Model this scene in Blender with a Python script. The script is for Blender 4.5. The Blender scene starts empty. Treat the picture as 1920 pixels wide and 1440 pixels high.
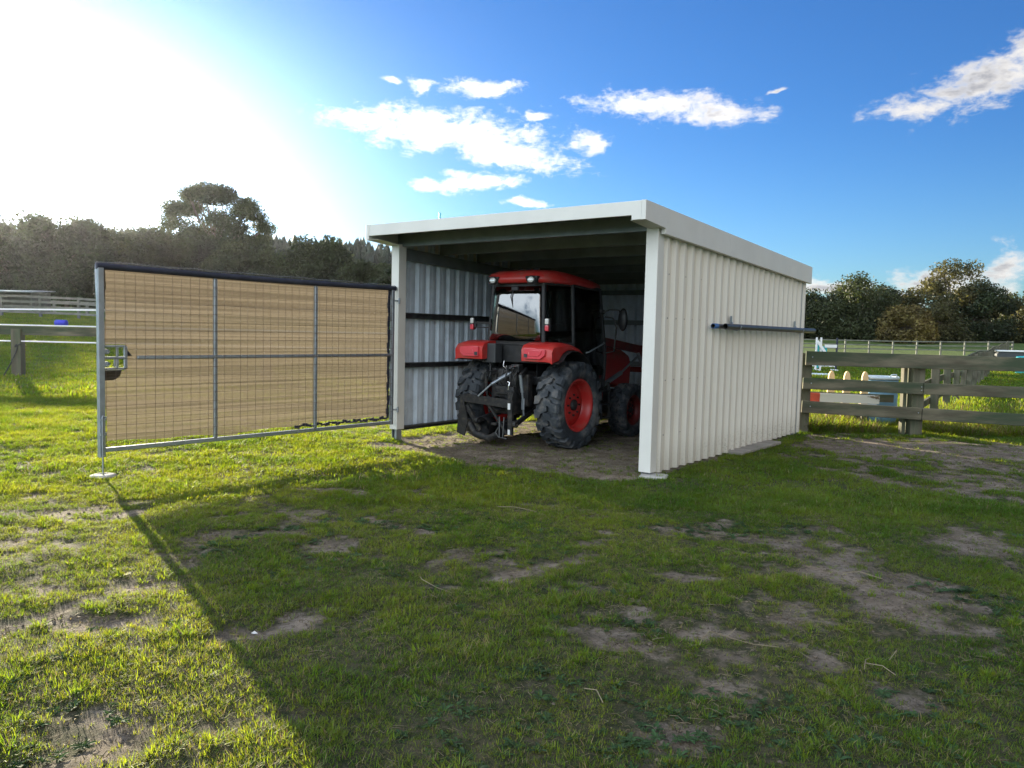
import bpy, bmesh, math, random
import numpy as np
from mathutils import Vector, Matrix

# ------------------------------------------------------------------ camera, sky, sun, exposure
SC = bpy.context.scene
COL = SC.collection
EYE = 1.6
PITCH, ROLL, FPX = 0.0666, 0.0236, 1463.0
cam_d = bpy.data.cameras.new("camera"); cam = bpy.data.objects.new("camera", cam_d); COL.objects.link(cam)
cam_d.sensor_width = 36.0; cam_d.lens = 36.0 * FPX / 1920.0; cam_d.clip_end = 5000; cam_d.clip_start = 0.05
_F = Vector((0, math.cos(PITCH), -math.sin(PITCH))); _U0 = Vector((0, math.sin(PITCH), math.cos(PITCH))); _R0 = Vector((1, 0, 0))
_R = _R0 * math.cos(ROLL) + _U0 * math.sin(ROLL); _U = _U0 * math.cos(ROLL) - _R0 * math.sin(ROLL)
m = Matrix((( _R.x, _U.x, -_F.x, 0), (_R.y, _U.y, -_F.y, 0), (_R.z, _U.z, -_F.z, EYE), (0, 0, 0, 1)))
cam.matrix_world = m
SC.camera = cam

SUN_AZ, SUN_EL = math.radians(-34.3), math.radians(8.8)      # azimuth from +Y towards +X
sun_dir = Vector((math.sin(SUN_AZ) * math.cos(SUN_EL), math.cos(SUN_AZ) * math.cos(SUN_EL), math.sin(SUN_EL)))
sun_d = bpy.data.lights.new("sun", 'SUN'); sun_d.energy = 5.0; sun_d.angle = math.radians(0.55); sun_d.color = (1.0, 0.87, 0.64)
sun = bpy.data.objects.new("sun", sun_d); COL.objects.link(sun)
sun.rotation_euler = sun_dir.to_track_quat('Z', 'Y').to_euler(); sun.location = (0, 0, 30)

SC.view_settings.view_transform = 'Standard'; SC.view_settings.look = 'None'
SC.view_settings.exposure = 2.0; SC.view_settings.gamma = 1.0
SC.render.engine = 'CYCLES'
SC.cycles.use_denoising = True
SC.cycles.max_bounces = 8; SC.cycles.transparent_max_bounces = 12; SC.cycles.volume_bounces = 0
SC.cycles.sample_clamp_indirect = 8.0; SC.cycles.caustics_reflective = False; SC.cycles.caustics_refractive = False

world = bpy.data.worlds.new("World"); SC.world = world; world.use_nodes = True
WT = world.node_tree
class NG:
    """small helper for node trees"""
    def __init__(s, tree): s.t = tree; s.n = tree.nodes; s.l = tree.links
    def node(s, typ, ins=None, **kw):
        nd = s.n.new(typ)
        for k, v in kw.items(): setattr(nd, k, v)
        if ins:
            for k, v in ins.items(): s.put(nd.inputs[k], v)
        return nd
    def put(s, sock, v):
        if hasattr(v, 'is_output') or isinstance(v, bpy.types.NodeSocket): s.l.new(v, sock)
        elif isinstance(v, bpy.types.Node): s.l.new(v.outputs[0], sock)
        else: sock.default_value = v
    def math(s, op, a, b=0.0, c=None, clamp=False):
        nd = s.n.new('ShaderNodeMath'); nd.operation = op; nd.use_clamp = clamp
        s.put(nd.inputs[0], a); s.put(nd.inputs[1], b)
        if c is not None: s.put(nd.inputs[2], c)
        return nd.outputs[0]
    def mix(s, f, a, b, blend='MIX'):
        nd = s.n.new('ShaderNodeMix'); nd.data_type = 'RGBA'; nd.blend_type = blend
        s.put(nd.inputs[0], f); s.put(nd.inputs[6], a); s.put(nd.inputs[7], b)
        return nd.outputs[2]
    def ramp(s, f, stops, interp='LINEAR'):
        nd = s.n.new('ShaderNodeValToRGB'); nd.color_ramp.interpolation = interp
        el = nd.color_ramp.elements
        while len(el) < len(stops): el.new(0.5)
        for e, (p, c) in zip(el, stops):
            e.position = p; e.color = c if len(c) == 4 else (*c, 1)
        s.put(nd.inputs[0], f); return nd.outputs[0]
    def mrange(s, v, a, b, c=0.0, d=1.0, smooth=True):
        nd = s.n.new('ShaderNodeMapRange'); nd.interpolation_type = 'SMOOTHSTEP' if smooth else 'LINEAR'
        s.put(nd.inputs[0], v)
        for i, x in enumerate((a, b, c, d)): s.put(nd.inputs[i + 1], x)
        return nd.outputs[0]
    def noise(s, vec, scale, detail=4, rough=0.55, dist=0.0):
        nd = s.n.new('ShaderNodeTexNoise'); s.put(nd.inputs['Vector'], vec)
        nd.inputs['Scale'].default_value = scale; nd.inputs['Detail'].default_value = detail
        nd.inputs['Roughness'].default_value = rough; nd.inputs['Distortion'].default_value = dist
        return nd.outputs[0]
    def mapping(s, vec, scale=(1, 1, 1), loc=(0, 0, 0), rot=(0, 0, 0)):
        nd = s.n.new('ShaderNodeMapping'); s.put(nd.inputs[0], vec)
        nd.inputs['Location'].default_value = loc; nd.inputs['Rotation'].default_value = rot; nd.inputs['Scale'].default_value = scale
        return nd.outputs[0]

def build_sky():
    g = NG(WT); g.n.clear()
    out = g.node('ShaderNodeOutputWorld'); bg = g.node('ShaderNodeBackground'); g.l.new(bg.outputs[0], out.inputs[0])
    sky = g.node('ShaderNodeTexSky', sky_type='NISHITA'); sky.sun_disc = False
    sky.sun_elevation = SUN_EL; sky.sun_rotation = SUN_AZ
    sky.altitude = 0; sky.air_density = 1.0; sky.dust_density = 0.35; sky.ozone_density = 3.0
    geo = g.node('ShaderNodeTexCoord'); d = geo.outputs['Generated']
    nrm = g.node('ShaderNodeVectorMath', operation='NORMALIZE'); g.put(nrm.inputs[0], d); d = nrm.outputs[0]
    sep = g.node('ShaderNodeSeparateXYZ'); g.put(sep.inputs[0], d)
    deg = 57.29578
    az = g.math('MULTIPLY', g.math('ARCTAN2', sep.outputs[0], sep.outputs[1]), deg)
    el = g.math('MULTIPLY', g.math('ARCSINE', sep.outputs[2]), deg)
    # the air round a low sun scatters a wide, bright, whitish lobe of light
    dot = g.node('ShaderNodeVectorMath', operation='DOT_PRODUCT'); g.put(dot.inputs[0], d); dot.inputs[1].default_value = sun_dir
    ang = g.math('MULTIPLY', g.math('ARCCOSINE', g.math('MINIMUM', dot.outputs['Value'], 0.99999)), deg)
    da = g.math('MULTIPLY', g.math('SUBTRACT', az, math.degrees(SUN_AZ)), .60); de = g.math('MULTIPLY', g.math('SUBTRACT', el, math.degrees(SUN_EL)), 1.12)
    q2 = g.math('ADD', g.math('MULTIPLY', da, da), g.math('MULTIPLY', de, de)); q1 = g.math('SQRT', q2)
    lobe = g.math('POWER', 2.71828, g.math('MULTIPLY', q1, -1 / 4.5))
    lobe2 = g.math('POWER', 2.71828, g.math('MULTIPLY', q2, -1 / (2 * 7.2 ** 2)))
    hsv = g.node('ShaderNodeHueSaturation', {'Hue': 0.5, 'Saturation': 1.05, 'Value': 1.0, 'Color': sky.outputs[0]})
    tint = g.mix(1.0, hsv.outputs[0], g.mix(g.mrange(el, 16, 1), (0.345, 0.58, 0.90, 1), (0.50, 0.70, 0.95, 1)), 'MULTIPLY')
    base = tint
    a = g.node('ShaderNodeVectorMath', operation='SCALE'); a.inputs[0].default_value = (8, 8.3, 8); g.put(a.inputs['Scale'], lobe)
    b = g.node('ShaderNodeVectorMath', operation='SCALE'); b.inputs[0].default_value = (5.2, 6.8, 7.4); g.put(b.inputs['Scale'], lobe2)
    s1 = g.node('ShaderNodeVectorMath', operation='ADD'); g.put(s1.inputs[0], base); g.put(s1.inputs[1], a.outputs[0])
    s2 = g.node('ShaderNodeVectorMath', operation='ADD'); g.put(s2.inputs[0], s1.outputs[0]); g.put(s2.inputs[1], b.outputs[0])
    skyc = s2.outputs[0]
    # clouds: (azimuth, elevation, half-width, half-height, tilt) in degrees
    CL = CLOUDS
    p = g.node('ShaderNodeCombineXYZ'); g.put(p.inputs[0], az); g.put(p.inputs[1], el)
    wn = g.node('ShaderNodeTexNoise', noise_dimensions='3D'); g.put(wn.inputs['Vector'], g.mapping(p.outputs[0], (0.25, 0.5, 1)))
    wn.inputs['Scale'].default_value = 1.0; wn.inputs['Detail'].default_value = 3
    sub = g.node('ShaderNodeVectorMath', operation='SUBTRACT'); g.put(sub.inputs[0], wn.outputs['Color']); sub.inputs[1].default_value = (0.5, 0.5, 0.5)
    scl = g.node('ShaderNodeVectorMath', operation='MULTIPLY'); g.put(scl.inputs[0], sub.outputs[0]); scl.inputs[1].default_value = (3.5, 1.6, 0)
    pw = g.node('ShaderNodeVectorMath', operation='ADD'); g.put(pw.inputs[0], p.outputs[0]); g.put(pw.inputs[1], scl.outputs[0])
    fld = None
    for (ca, ce, ra, re, ti) in CL:
        mp = g.node('ShaderNodeMapping', vector_type='TEXTURE'); g.put(mp.inputs[0], pw.outputs[0])
        mp.inputs['Location'].default_value = (ca, ce, 0); mp.inputs['Rotation'].default_value = (0, 0, math.radians(ti)); mp.inputs['Scale'].default_value = (ra, re, 1)
        ln = g.node('ShaderNodeVectorMath', operation='LENGTH'); g.put(ln.inputs[0], mp.outputs[0])
        v = g.math('SUBTRACT', 1.0, ln.outputs['Value'])
        fld = v if fld is None else g.math('MAXIMUM', fld, v)
    fld = g.math('MAXIMUM', fld, -1.0)
    nz = g.noise(g.mapping(p.outputs[0], (0.55, 1.0, 1)), 1.0, 10, 0.62)
    nf = g.noise(g.mapping(pw.outputs[0], (1.7, 3.0, 1)), 1.0, 6, 0.6)
    nz = g.math('ADD', g.math('SUBTRACT', nz, 0.5), g.math('MULTIPLY', g.math('SUBTRACT', nf, 0.5), 0.55))
    f2 = g.math('ADD', fld, g.math('MULTIPLY', nz, 1.9))
    dens = g.mrange(f2, -0.10, 0.85)
    nz2 = g.noise(g.mapping(p.outputs[0], (0.35, 0.8, 1), (7, 3, 0)), 1.0, 6, 0.55)
    grey = g.math('MULTIPLY', g.mrange(nz2, 0.42, 0.62), g.mrange(f2, 0.35, 1.0))
    far = g.mrange(ang, 25, 62)
    grey = g.math('MULTIPLY', grey, g.math('ADD', 0.45, g.math('MULTIPLY', far, 0.55)))
    cc = g.mix(grey, (1.0, 0.97, 0.93, 1), (0.50, 0.50, 0.53, 1))
    gain = g.math('ADD', g.math('MULTIPLY', g.math('SUBTRACT', 1.0, far), CLOUD_NEAR), CLOUD_FAR)
    cs = g.node('ShaderNodeVectorMath', operation='SCALE'); g.put(cs.inputs[0], cc); g.put(cs.inputs['Scale'], gain)
    # added fill light: bright cloud out of view behind the camera and overhead
    back = g.math('MULTIPLY', g.mrange(g.math('ABSOLUTE', az), 62, 95), g.math('ADD', g.mrange(el, 58, 36, 0, .55), .45))
    rt = g.node('ShaderNodeVectorMath', operation='DOT_PRODUCT'); g.put(rt.inputs[0], d); rt.inputs[1].default_value = (.996, -.09, 0)
    nb = g.noise(g.mapping(d, (1, 1, 1.8)), 2.6, 7, .6)
    bd = g.math('MULTIPLY', g.mrange(g.math('ADD', nb, g.math('MULTIPLY', back, .12)), .47, .60), back)
    bd = g.math('MULTIPLY', bd, g.mrange(el, 2.0, 9.0))
    skyc = g.mix(g.math('MULTIPLY', bd, .92), skyc, g.mix(g.mrange(rt.outputs['Value'], .05, .52), (*BACK_FILL, 1), (*RIGHT_FILL, 1)))
    final = g.mix(g.math('MULTIPLY', dens, 0.96), skyc, cs.outputs[0])
    g.put(bg.inputs[0], final); bg.inputs[1].default_value = SKY_STRENGTH
CLOUDS = [(-5.5, 14.0, 8.8, 1.7, -3), (-1.0, 12.6, 6.2, 1.2, -10), (-3.0, 10.6, 3.8, .75, 5), (-6.5, 10.4, 1.8, .5, 0),
          (-2.7, 16.9, 2.9, 0.65, 3), (-9.0, 16.9, 0.7, 0.28, 0), (-6.9, 16.5, 1.3, 0.6, 0), (1.0, 9.3, 1.5, 0.42, 2), (1.6, 15.1, 1.2, 0.4, 0),
          (5.0, 13.4, 1.6, 0.8, 15), (10.0, 15.9, 6.4, 1.05, -2), (14.4, 15.2, 4.0, 0.95, -6), (17.8, 16.5, 0.8, 0.2, 0),
          (30.6, 16.0, 4.2, 1.8, 20), (26.4, 14.6, 3.2, 0.8, 2), (32.6, 17.3, 3.0, 1.2, 18),
          (22.0, 3.6, 3.4, 0.7, 0), (28.3, 3.7, 3.8, 1.1, 0), (31.8, 4.3, 1.4, 2.0, 0), (25.0, 2.8, 3.4, 0.8, 0)]
BACK_FILL, RIGHT_FILL = (11.8, 13.2, 14.4), (3.8, 2.8, 1.9)  # cool and warm tints of the unseen fill added to the sky
CLOUD_NEAR, CLOUD_FAR, SKY_STRENGTH = 3.0, 3.9, 0.062
build_sky()

# ------------------------------------------------------------------ mesh helpers
def rot_xyz(rx=0, ry=0, rz=0): return Matrix.Rotation(rz, 3, 'Z') @ Matrix.Rotation(ry, 3, 'Y') @ Matrix.Rotation(rx, 3, 'X')
class MB:
    """collects vertices and faces, links them as one mesh object"""
    def __init__(s): s.v = []; s.f = []; s.m = []; s.sm = []
    def add(s, vs, fs, mat=0, smooth=False):
        o = len(s.v); s.v += [tuple(v) for v in vs]
        for f in fs: s.f.append(tuple(i + o for i in f)); s.m.append(mat); s.sm.append(smooth)
        return s
    def box(s, c, size, R=None, mat=0, bev=0.0):
        hx, hy, hz = (q / 2 for q in size)
        if bev <= 0:
            vs = [Vector((x, y, z)) for z in (-hz, hz) for y in (-hy, hy) for x in (-hx, hx)]
            fs = [(0, 2, 3, 1), (4, 5, 7, 6), (0, 1, 5, 4), (2, 6, 7, 3), (0, 4, 6, 2), (1, 3, 7, 5)]
        else:
            b = min(bev, hx * .9, hy * .9, hz * .9)
            bm = bmesh.new(); bmesh.ops.create_cube(bm, size=1.0)
            for v in bm.verts: v.co = Vector((v.co.x * 2 * hx, v.co.y * 2 * hy, v.co.z * 2 * hz))
            bmesh.ops.bevel(bm, geom=bm.edges[:], offset=b, segments=2 if b > .012 else 1, profile=0.6, affect='EDGES')
            bm.verts.index_update()
            vs = [v.co.copy() for v in bm.verts]; fs = [tuple(v.index for v in f.verts) for f in bm.faces]; bm.free()
        if R is not None: vs = [R @ v for v in vs]
        c = Vector(c); return s.add([v + c for v in vs], fs, mat)
    def bar(s, a, b, w, h, mat=0, bev=0.0, up=(0, 0, 1)):
        a = Vector(a); b = Vector(b); d = b - a; L = d.length; y = d.normalized(); up = Vector(up)
        x = y.cross(up)
        if x.length < 1e-4: x = y.cross(Vector((1, 0, 0)))
        x.normalize(); z = x.cross(y)
        R = Matrix((x, y, z)).transposed()
        return s.box((a + b) / 2, (w, L, h), R, mat, bev)
    def tube(s, pts, r, n=8, mat=0, caps=True, smooth=True):
        pts = [Vector(p) for p in pts]; rs = r if isinstance(r, (list, tuple)) else [r] * len(pts)
        vs = []; fs = []; prev = None
        for i, p in enumerate(pts):
            t = (pts[min(i + 1, len(pts) - 1)] - pts[max(i - 1, 0)]).normalized()
            if prev is None:
                x = t.cross(Vector((0, 0, 1)));
                if x.length < 1e-3: x = t.cross(Vector((1, 0, 0)))
            else: x = prev - t * prev.dot(t)
            x.normalize(); prev = x; y = t.cross(x)
            for k in range(n):
                a = 2 * math.pi * k / n; vs.append(p + (x * math.cos(a) + y * math.sin(a)) * rs[i])
        for i in range(len(pts) - 1):
            for k in range(n):
                k2 = (k + 1) % n; fs.append((i * n + k, i * n + k2, (i + 1) * n + k2, (i + 1) * n + k))
        s.add(vs, fs, mat, smooth)
        if caps:
            s.add(vs[:n], [tuple(range(n))[::-1]], mat); s.add(vs[-n:], [tuple(range(n))], mat)
        return s
    def revolve(s, prof, n=32, axis='X', c=(0, 0, 0), mat=0, smooth=True, closed=False):
        """prof: list of (axial, radius)"""
        vs = []; fs = []; k = len(prof); c = Vector(c)
        for i in range(n):
            a = 2 * math.pi * i / n; ca, sa = math.cos(a), math.sin(a)
            for (x, r) in prof:
                vs.append(c + (Vector((x, r * ca, r * sa)) if axis == 'X' else Vector((r * ca, r * sa, x)) if axis == 'Z' else Vector((r * sa, x, r * ca))))
        m_ = k if closed else k - 1
        for i in range(n):
            for j in range(m_):
                j2 = (j + 1) % k; i2 = (i + 1) % n
                fs.append((i * k + j, i2 * k + j, i2 * k + j2, i * k + j2))
        return s.add(vs, fs, mat, smooth)
    def prism(s, poly, axis, a, b, mat=0, caps=True):
        """poly in the other two coordinates; axis 'X' -> (y,z), 'Y' -> (x,z), 'Z' -> (x,y)"""
        def P(q, t): return (t, q[0], q[1]) if axis == 'X' else (q[0], t, q[1]) if axis == 'Y' else (q[0], q[1], t)
        n = len(poly); vs = [P(q, a) for q in poly] + [P(q, b) for q in poly]
        fs = [(i, (i + 1) % n, n + (i + 1) % n, n + i) for i in range(n)]
        if caps: fs += [tuple(range(n))[::-1], tuple(range(n, 2 * n))]
        return s.add(vs, fs, mat)
    def build(s, name, mats, parent=None, loc=None, fix=True, bevel=0.0):
        me = bpy.data.meshes.new(name); me.from_pydata(s.v, [], s.f)
        if not isinstance(mats, (list, tuple)): mats = [mats]
        for mt in mats: me.materials.append(mt)
        me.polygons.foreach_set('material_index', s.m); me.polygons.foreach_set('use_smooth', s.sm)
        me.update()
        if fix:
            bm = bmesh.new(); bm.from_mesh(me); bmesh.ops.recalc_face_normals(bm, faces=bm.faces[:]); bm.to_mesh(me); bm.free()
        o = bpy.data.objects.new(name, me); COL.objects.link(o)
        if parent is not None: o.parent = parent
        if loc is not None: o.location = loc
        if bevel:
            b = o.modifiers.new('bevel', 'BEVEL'); b.width = bevel; b.segments = 2; b.limit_method = 'ANGLE'; b.angle_limit = math.radians(40)
        return o
def thing(name, label, cat, loc=(0, 0, 0), rz=0.0, group=None):
    o = bpy.data.objects.new(name, None); COL.objects.link(o); o.location = loc; o.rotation_euler = (0, 0, rz)
    o.empty_display_size = 0.2
    return tag(o, label, cat, group)
def tag(o, label=None, cat=None, group=None, kind=None):
    if label: o['label'] = label
    if cat: o['category'] = cat
    if group: o['group'] = group
    if kind: o['kind'] = kind
    return o
def dup(root, loc, rz=None, label=None, scale=None):
    r = root.copy(); COL.objects.link(r); r.location = loc
    if rz is not None: r.rotation_euler = (0, 0, rz)
    if scale is not None: r.scale = scale
    if label: r['label'] = label
    for ch in list(root.children):
        c = ch.copy(); COL.objects.link(c); c.parent = r
        for gch in list(ch.children):
            d = gch.copy(); COL.objects.link(d); d.parent = c
    return r

# ------------------------------------------------------------------ materials
def mat(name, col=(0.5, 0.5, 0.5), rough=0.6, metal=0.0, spec=0.5, bump=0.0, bscale=40.0, var=0.0, vscale=3.0, dirt=None, dscale=6.0, dth=(0.5, 0.7), stretch=(1, 1, 1), coat=0.0):
    mt = bpy.data.materials.new(name); mt.use_nodes = True; g = NG(mt.node_tree); g.n.clear()
    out = g.node('ShaderNodeOutputMaterial'); bs = g.node('ShaderNodeBsdfPrincipled'); g.l.new(bs.outputs[0], out.inputs[0])
    tc = g.node('ShaderNodeTexCoord').outputs['Object']; v = g.mapping(tc, stretch)
    c = (*col, 1)
    if var > 0:
        n1 = g.noise(v, vscale, 6, 0.6)
        lo = tuple(x * (1 - var) for x in col) + (1,); hi = tuple(min(1, x * (1 + var)) for x in col) + (1,)
        c = g.mix(g.mrange(n1, 0.3, 0.7), lo, hi)
    if dirt:
        n2 = g.noise(v, dscale, 7, 0.65)
        c = g.mix(g.mrange(n2, dth[0], dth[1]), c, (*dirt, 1))
    g.put(bs.inputs['Base Color'], c)
    n3 = g.noise(v, vscale * 2.3, 4, 0.6)
    g.put(bs.inputs['Roughness'], g.math('ADD', rough, g.math('MULTIPLY', g.math('SUBTRACT', n3, 0.5), 0.25), clamp=True))
    bs.inputs['Metallic'].default_value = metal; bs.inputs['Specular IOR Level'].default_value = spec
    if coat: bs.inputs['Coat Weight'].default_value = coat
    if bump > 0:
        bp = g.node('ShaderNodeBump'); bp.inputs['Strength'].default_value = 1.0; bp.inputs['Distance'].default_value = bump
        g.put(bp.inputs['Height'], g.noise(v, bscale, 5, 0.6)); g.l.new(bp.outputs[0], bs.inputs['Normal'])
    mt['ng'] = 1
    return mt
def two_side(name, col, trans, tcol, var=0.3, vscale=0.6, rough=0.6, obj_random=False, hue2=None):
    """leaf / blade: diffuse front plus light passing through"""
    mt = bpy.data.materials.new(name); mt.use_nodes = True; g = NG(mt.node_tree); g.n.clear()
    out = g.node('ShaderNodeOutputMaterial')
    pos = g.node('ShaderNodeNewGeometry').outputs['Position']
    n1 = g.noise(pos, vscale, 4, 0.6); f = g.mrange(n1, 0.32, 0.68)
    lo = tuple(x * (1 - var) for x in col) + (1,); hi = tuple(hue2 or [x * (1 + var) for x in col]) + (1,)
    c = g.mix(f, lo, hi)
    ri = g.node('ShaderNodeNewGeometry').outputs['Random Per Island']
    hs = g.node('ShaderNodeHueSaturation', {'Color': c, 'Value': g.mrange(ri, 0, 1, 0.65, 1.35, False), 'Hue': g.mrange(ri, 0, 1, 0.485, 0.515, False)})
    bs = g.node('ShaderNodeBsdfPrincipled', {'Base Color': hs.outputs[0], 'Roughness': rough, 'Specular IOR Level': 0.3})
    tr = g.node('ShaderNodeBsdfTranslucent', {'Color': g.mix(1.0, hs.outputs[0], (*tcol, 1), 'MULTIPLY')})
    mx = g.node('ShaderNodeMixShader', {0: trans}); g.l.new(bs.outputs[0], mx.inputs[1]); g.l.new(tr.outputs[0], mx.inputs[2])
    g.l.new(mx.outputs[0], out.inputs[0]); return mt

M = {}
M['galv'] = mat('galvanised_steel', (0.36, 0.40, 0.44), 0.45, 0.75, 0.5, 0.0004, 60, 0.12, 9)
M['galv_sheet'] = mat('zinc_sheet', (0.58, 0.66, 0.74), 0.42, 0.0, 0.5, 0.0003, 20, 0.10, 4, dirt=(0.40, 0.45, 0.50), dscale=2.5, dth=(0.5, .8))
M['dark_steel'] = mat('dark_weathered_steel', (0.11, 0.115, 0.12), 0.5, 0.6, 0.5, 0.0005, 60, 0.25, 9)
M['wire'] = mat('weathered_wire', (0.16, 0.12, 0.09), 0.6, 0.3)
M['purlin'] = mat('purlin_zinc', (0.20, 0.235, 0.24), 0.5, 0.4, 0.5, 0.0004, 50, 0.12, 4)
M['white_trim'] = mat('cream_trim', (0.70, 0.69, 0.64), 0.45, 0.0, 0.5, 0.0004, 18, 0.035, 2.0, dirt=(0.50, 0.49, 0.42), dscale=3.0, dth=(0.62, .9))
def clad_mat():
    mt = bpy.data.materials.new('cream_cladding'); mt.use_nodes = True; g = NG(mt.node_tree); g.n.clear()
    out = g.node('ShaderNodeOutputMaterial'); bs = g.node('ShaderNodeBsdfPrincipled'); g.l.new(bs.outputs[0], out.inputs[0])
    tc = g.node('ShaderNodeTexCoord').outputs['Object']; sep = g.node('ShaderNodeSeparateXYZ'); g.put(sep.inputs[0], tc)
    c = g.mix(g.mrange(g.noise(g.mapping(tc, (1, 1, .25)), 3.0, 5, .6), .35, .7), (0.75, 0.715, 0.63, 1), (0.72, 0.685, 0.60, 1))
    # mud splashed up from the ground
    h = g.math('ADD', sep.outputs[2], g.math('MULTIPLY', g.noise(g.mapping(tc, (1, 1, .5)), 7.0, 6, .7), -0.75))
    spl = g.math('MULTIPLY', g.math('MULTIPLY', g.mrange(h, 0.02, -0.36), g.mrange(sep.outputs[1], .8, 3.2, .25, 1.0)), g.mrange(g.noise(tc, 42.0, 5, .75), .50, .66))
    c = g.mix(g.math('MULTIPLY', spl, .85), c, (0.16, 0.14, 0.11, 1))
    spl2 = g.mrange(sep.outputs[2], 0.45, 0.0, 0, .35); c = g.mix(spl2, c, (0.32, 0.29, 0.22, 1))
    g.put(bs.inputs['Base Color'], c); bs.inputs['Roughness'].default_value = .5
    return mt
M['clad'] = clad_mat()
M['black'] = mat('black_plastic', (0.018, 0.019, 0.021), 0.5, 0, 0.5, 0.0004, 60, 0.3, 8, dirt=(0.06, 0.055, 0.05), dscale=9, dth=(0.5, .8))
M['cast'] = mat('black_cast_iron', (0.022, 0.023, 0.025), 0.6, 0.2, 0.5, 0.002, 45, 0.4, 8, dirt=(0.075, 0.065, 0.055), dscale=12, dth=(0.48, .7))
M['red'] = mat('red_paint', (0.52, 0.028, 0.024), 0.40, 0, 0.45, 0.0002, 20, 0.08, 4, dirt=(0.34, 0.09, 0.07), dscale=4, dth=(0.46, .80), coat=0.12)
M['red_lens'] = mat('tail_lamp_lens', (0.72, 0.07, 0.10), 0.18, 0, 0.7, 0, 20, 0.04, 4, coat=0.8)
M['white_lens'] = mat('clear_lens', (0.75, 0.75, 0.72), 0.1, 0, 0.8, 0, 20, 0.02, 4, coat=1.0)
M['chrome'] = mat('bright_metal', (0.75, 0.75, 0.76), 0.18, 1.0, 0.5, 0, 20, 0.04, 4)
M['rubber'] = mat('tyre_rubber', (0.038, 0.046, 0.056), 0.72, 0, 0.5, 0.003, 35, 0.3, 6, dirt=(0.15, 0.14, 0.13), dscale=6, dth=(0.46, .70))
M['shaded_red'] = mat('shaded_red_paint', (0.15, 0.014, 0.013), 0.5, 0, 0.4, 0.0004, 20, 0.15, 4, dirt=(0.08, 0.04, 0.03), dscale=5, dth=(0.45, .75))  # tractor red darkened to put the shade deep in the shed into the colour
M['paper'] = mat('sticker', (0.75, 0.76, 0.76), 0.5, 0, 0.5, 0, 20, 0.03, 4)
M['grey_box'] = mat('charcoal_plastic', (0.045, 0.05, 0.055), 0.55, 0, 0.5, 0.0004, 60, 0.12, 8)
M['seat'] = mat('seat_fabric', (0.03, 0.03, 0.03), 0.85, 0, 0.3, 0.001, 60, 0.12, 8)
M['lime'] = mat('green_plastic', (0.05, 0.42, 0.06), 0.45, 0, 0.5, 0, 60, 0.12, 8)
M['timber'] = mat('weathered_fence_timber', (0.135, 0.122, 0.085), 0.85, 0, 0.25, 0.003, 26, 0.45, 5, dirt=(0.055, 0.075, 0.045), dscale=3, dth=(0.40, .62), stretch=(0.18, 1.2, 1.2))
M['timber_v'] = mat('weathered_post_timber', (0.13, 0.12, 0.088), 0.85, 0, 0.25, 0.003, 26, 0.28, 5, dirt=(0.085, 0.105, 0.065), dscale=4, dth=(0.42, .68), stretch=(1.2, 1.2, 0.18))
M['timber_far'] = mat('grey_far_timber', (0.17, 0.175, 0.15), 0.85, 0, 0.25, 0.002, 20, 0.2, 2)
M['plank'] = mat('grey_plank', (0.30, 0.28, 0.24), 0.85, 0, 0.25, 0.003, 26, 0.2, 5, stretch=(1, .15, 1))
M['pale_wood'] = mat('pale_new_timber', (0.66, 0.49, 0.27), 0.75, 0, 0.25, 0.001, 26, 0.12, 5, stretch=(1, 1, .2))
M['flaky_white'] = mat('flaking_white_paint', (0.66, 0.66, 0.62), 0.6, 0, 0.4, 0.002, 15, 0.05, 5, dirt=(0.16, 0.12, 0.08), dscale=5.5, dth=(0.58, .63), stretch=(.35, 1, 1))
M['red_board'] = mat('red_board_paint', (0.60, 0.10, 0.06), 0.6, 0, 0.4, 0.001, 15, 0.12, 5, dirt=(0.30, 0.12, 0.08), dscale=5.5, dth=(0.6, .66))
M['blue_board'] = mat('blue_board_paint', (0.05, 0.10, 0.42), 0.6, 0, 0.4, 0.001, 15, 0.12, 5)
M['drum'] = mat('blue_drum_plastic', (0.16, 0.33, 0.50), 0.5, 0, 0.5, 0.001, 15, 0.14, 3, dirt=(0.22, 0.34, 0.44), dscale=3, dth=(0.55, .8))
M['drum_rim'] = mat('pale_drum_rim', (0.55, 0.66, 0.74), 0.5, 0, 0.5, 0.001, 15, 0.1, 3)
M['turq'] = mat('turquoise_paint', (0.03, 0.42, 0.45), 0.5, 0, 0.5, 0, 15, 0.1, 3)
M['white'] = mat('white_paint', (0.78, 0.79, 0.80), 0.5, 0, 0.5, 0, 15, 0.04, 3)
M['navy'] = mat('navy_sleeve', (0.035, 0.04, 0.06), 0.7, 0, 0.3, 0.002, 30, 0.2, 8)
M['violet'] = mat('blue_tarpaulin', (0.05, 0.06, 0.55), 0.6, 0, 0.4, 0.002, 15, 0.12, 3)
M['concrete'] = mat('old_concrete', (0.40, 0.39, 0.36), 0.9, 0, 0.2, 0.004, 30, 0.15, 6)
M['tape'] = mat('white_fence_tape', (0.85, 0.85, 0.85), 0.5, 0, 0.5, 0, 15, 0.02, 3)
M['pipe'] = mat('dark_pipe', (0.07, 0.065, 0.062), 0.4, 0.3, 0.5, 0.0005, 30, 0.2, 5)
M['bluecap'] = mat('blue_tape', (0.05, 0.14, 0.34), 0.5, 0, 0.5, 0, 30, 0.2, 5)
M['straw'] = mat('dry_straw', (0.27, 0.22, 0.14), 0.8, 0, 0.3, 0, 30, 0.2, 5)
M['bark'] = mat('tree_bark', (0.12, 0.10, 0.08), 0.9, 0, 0.2, 0.03, 8, 0.3, 2)
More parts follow.
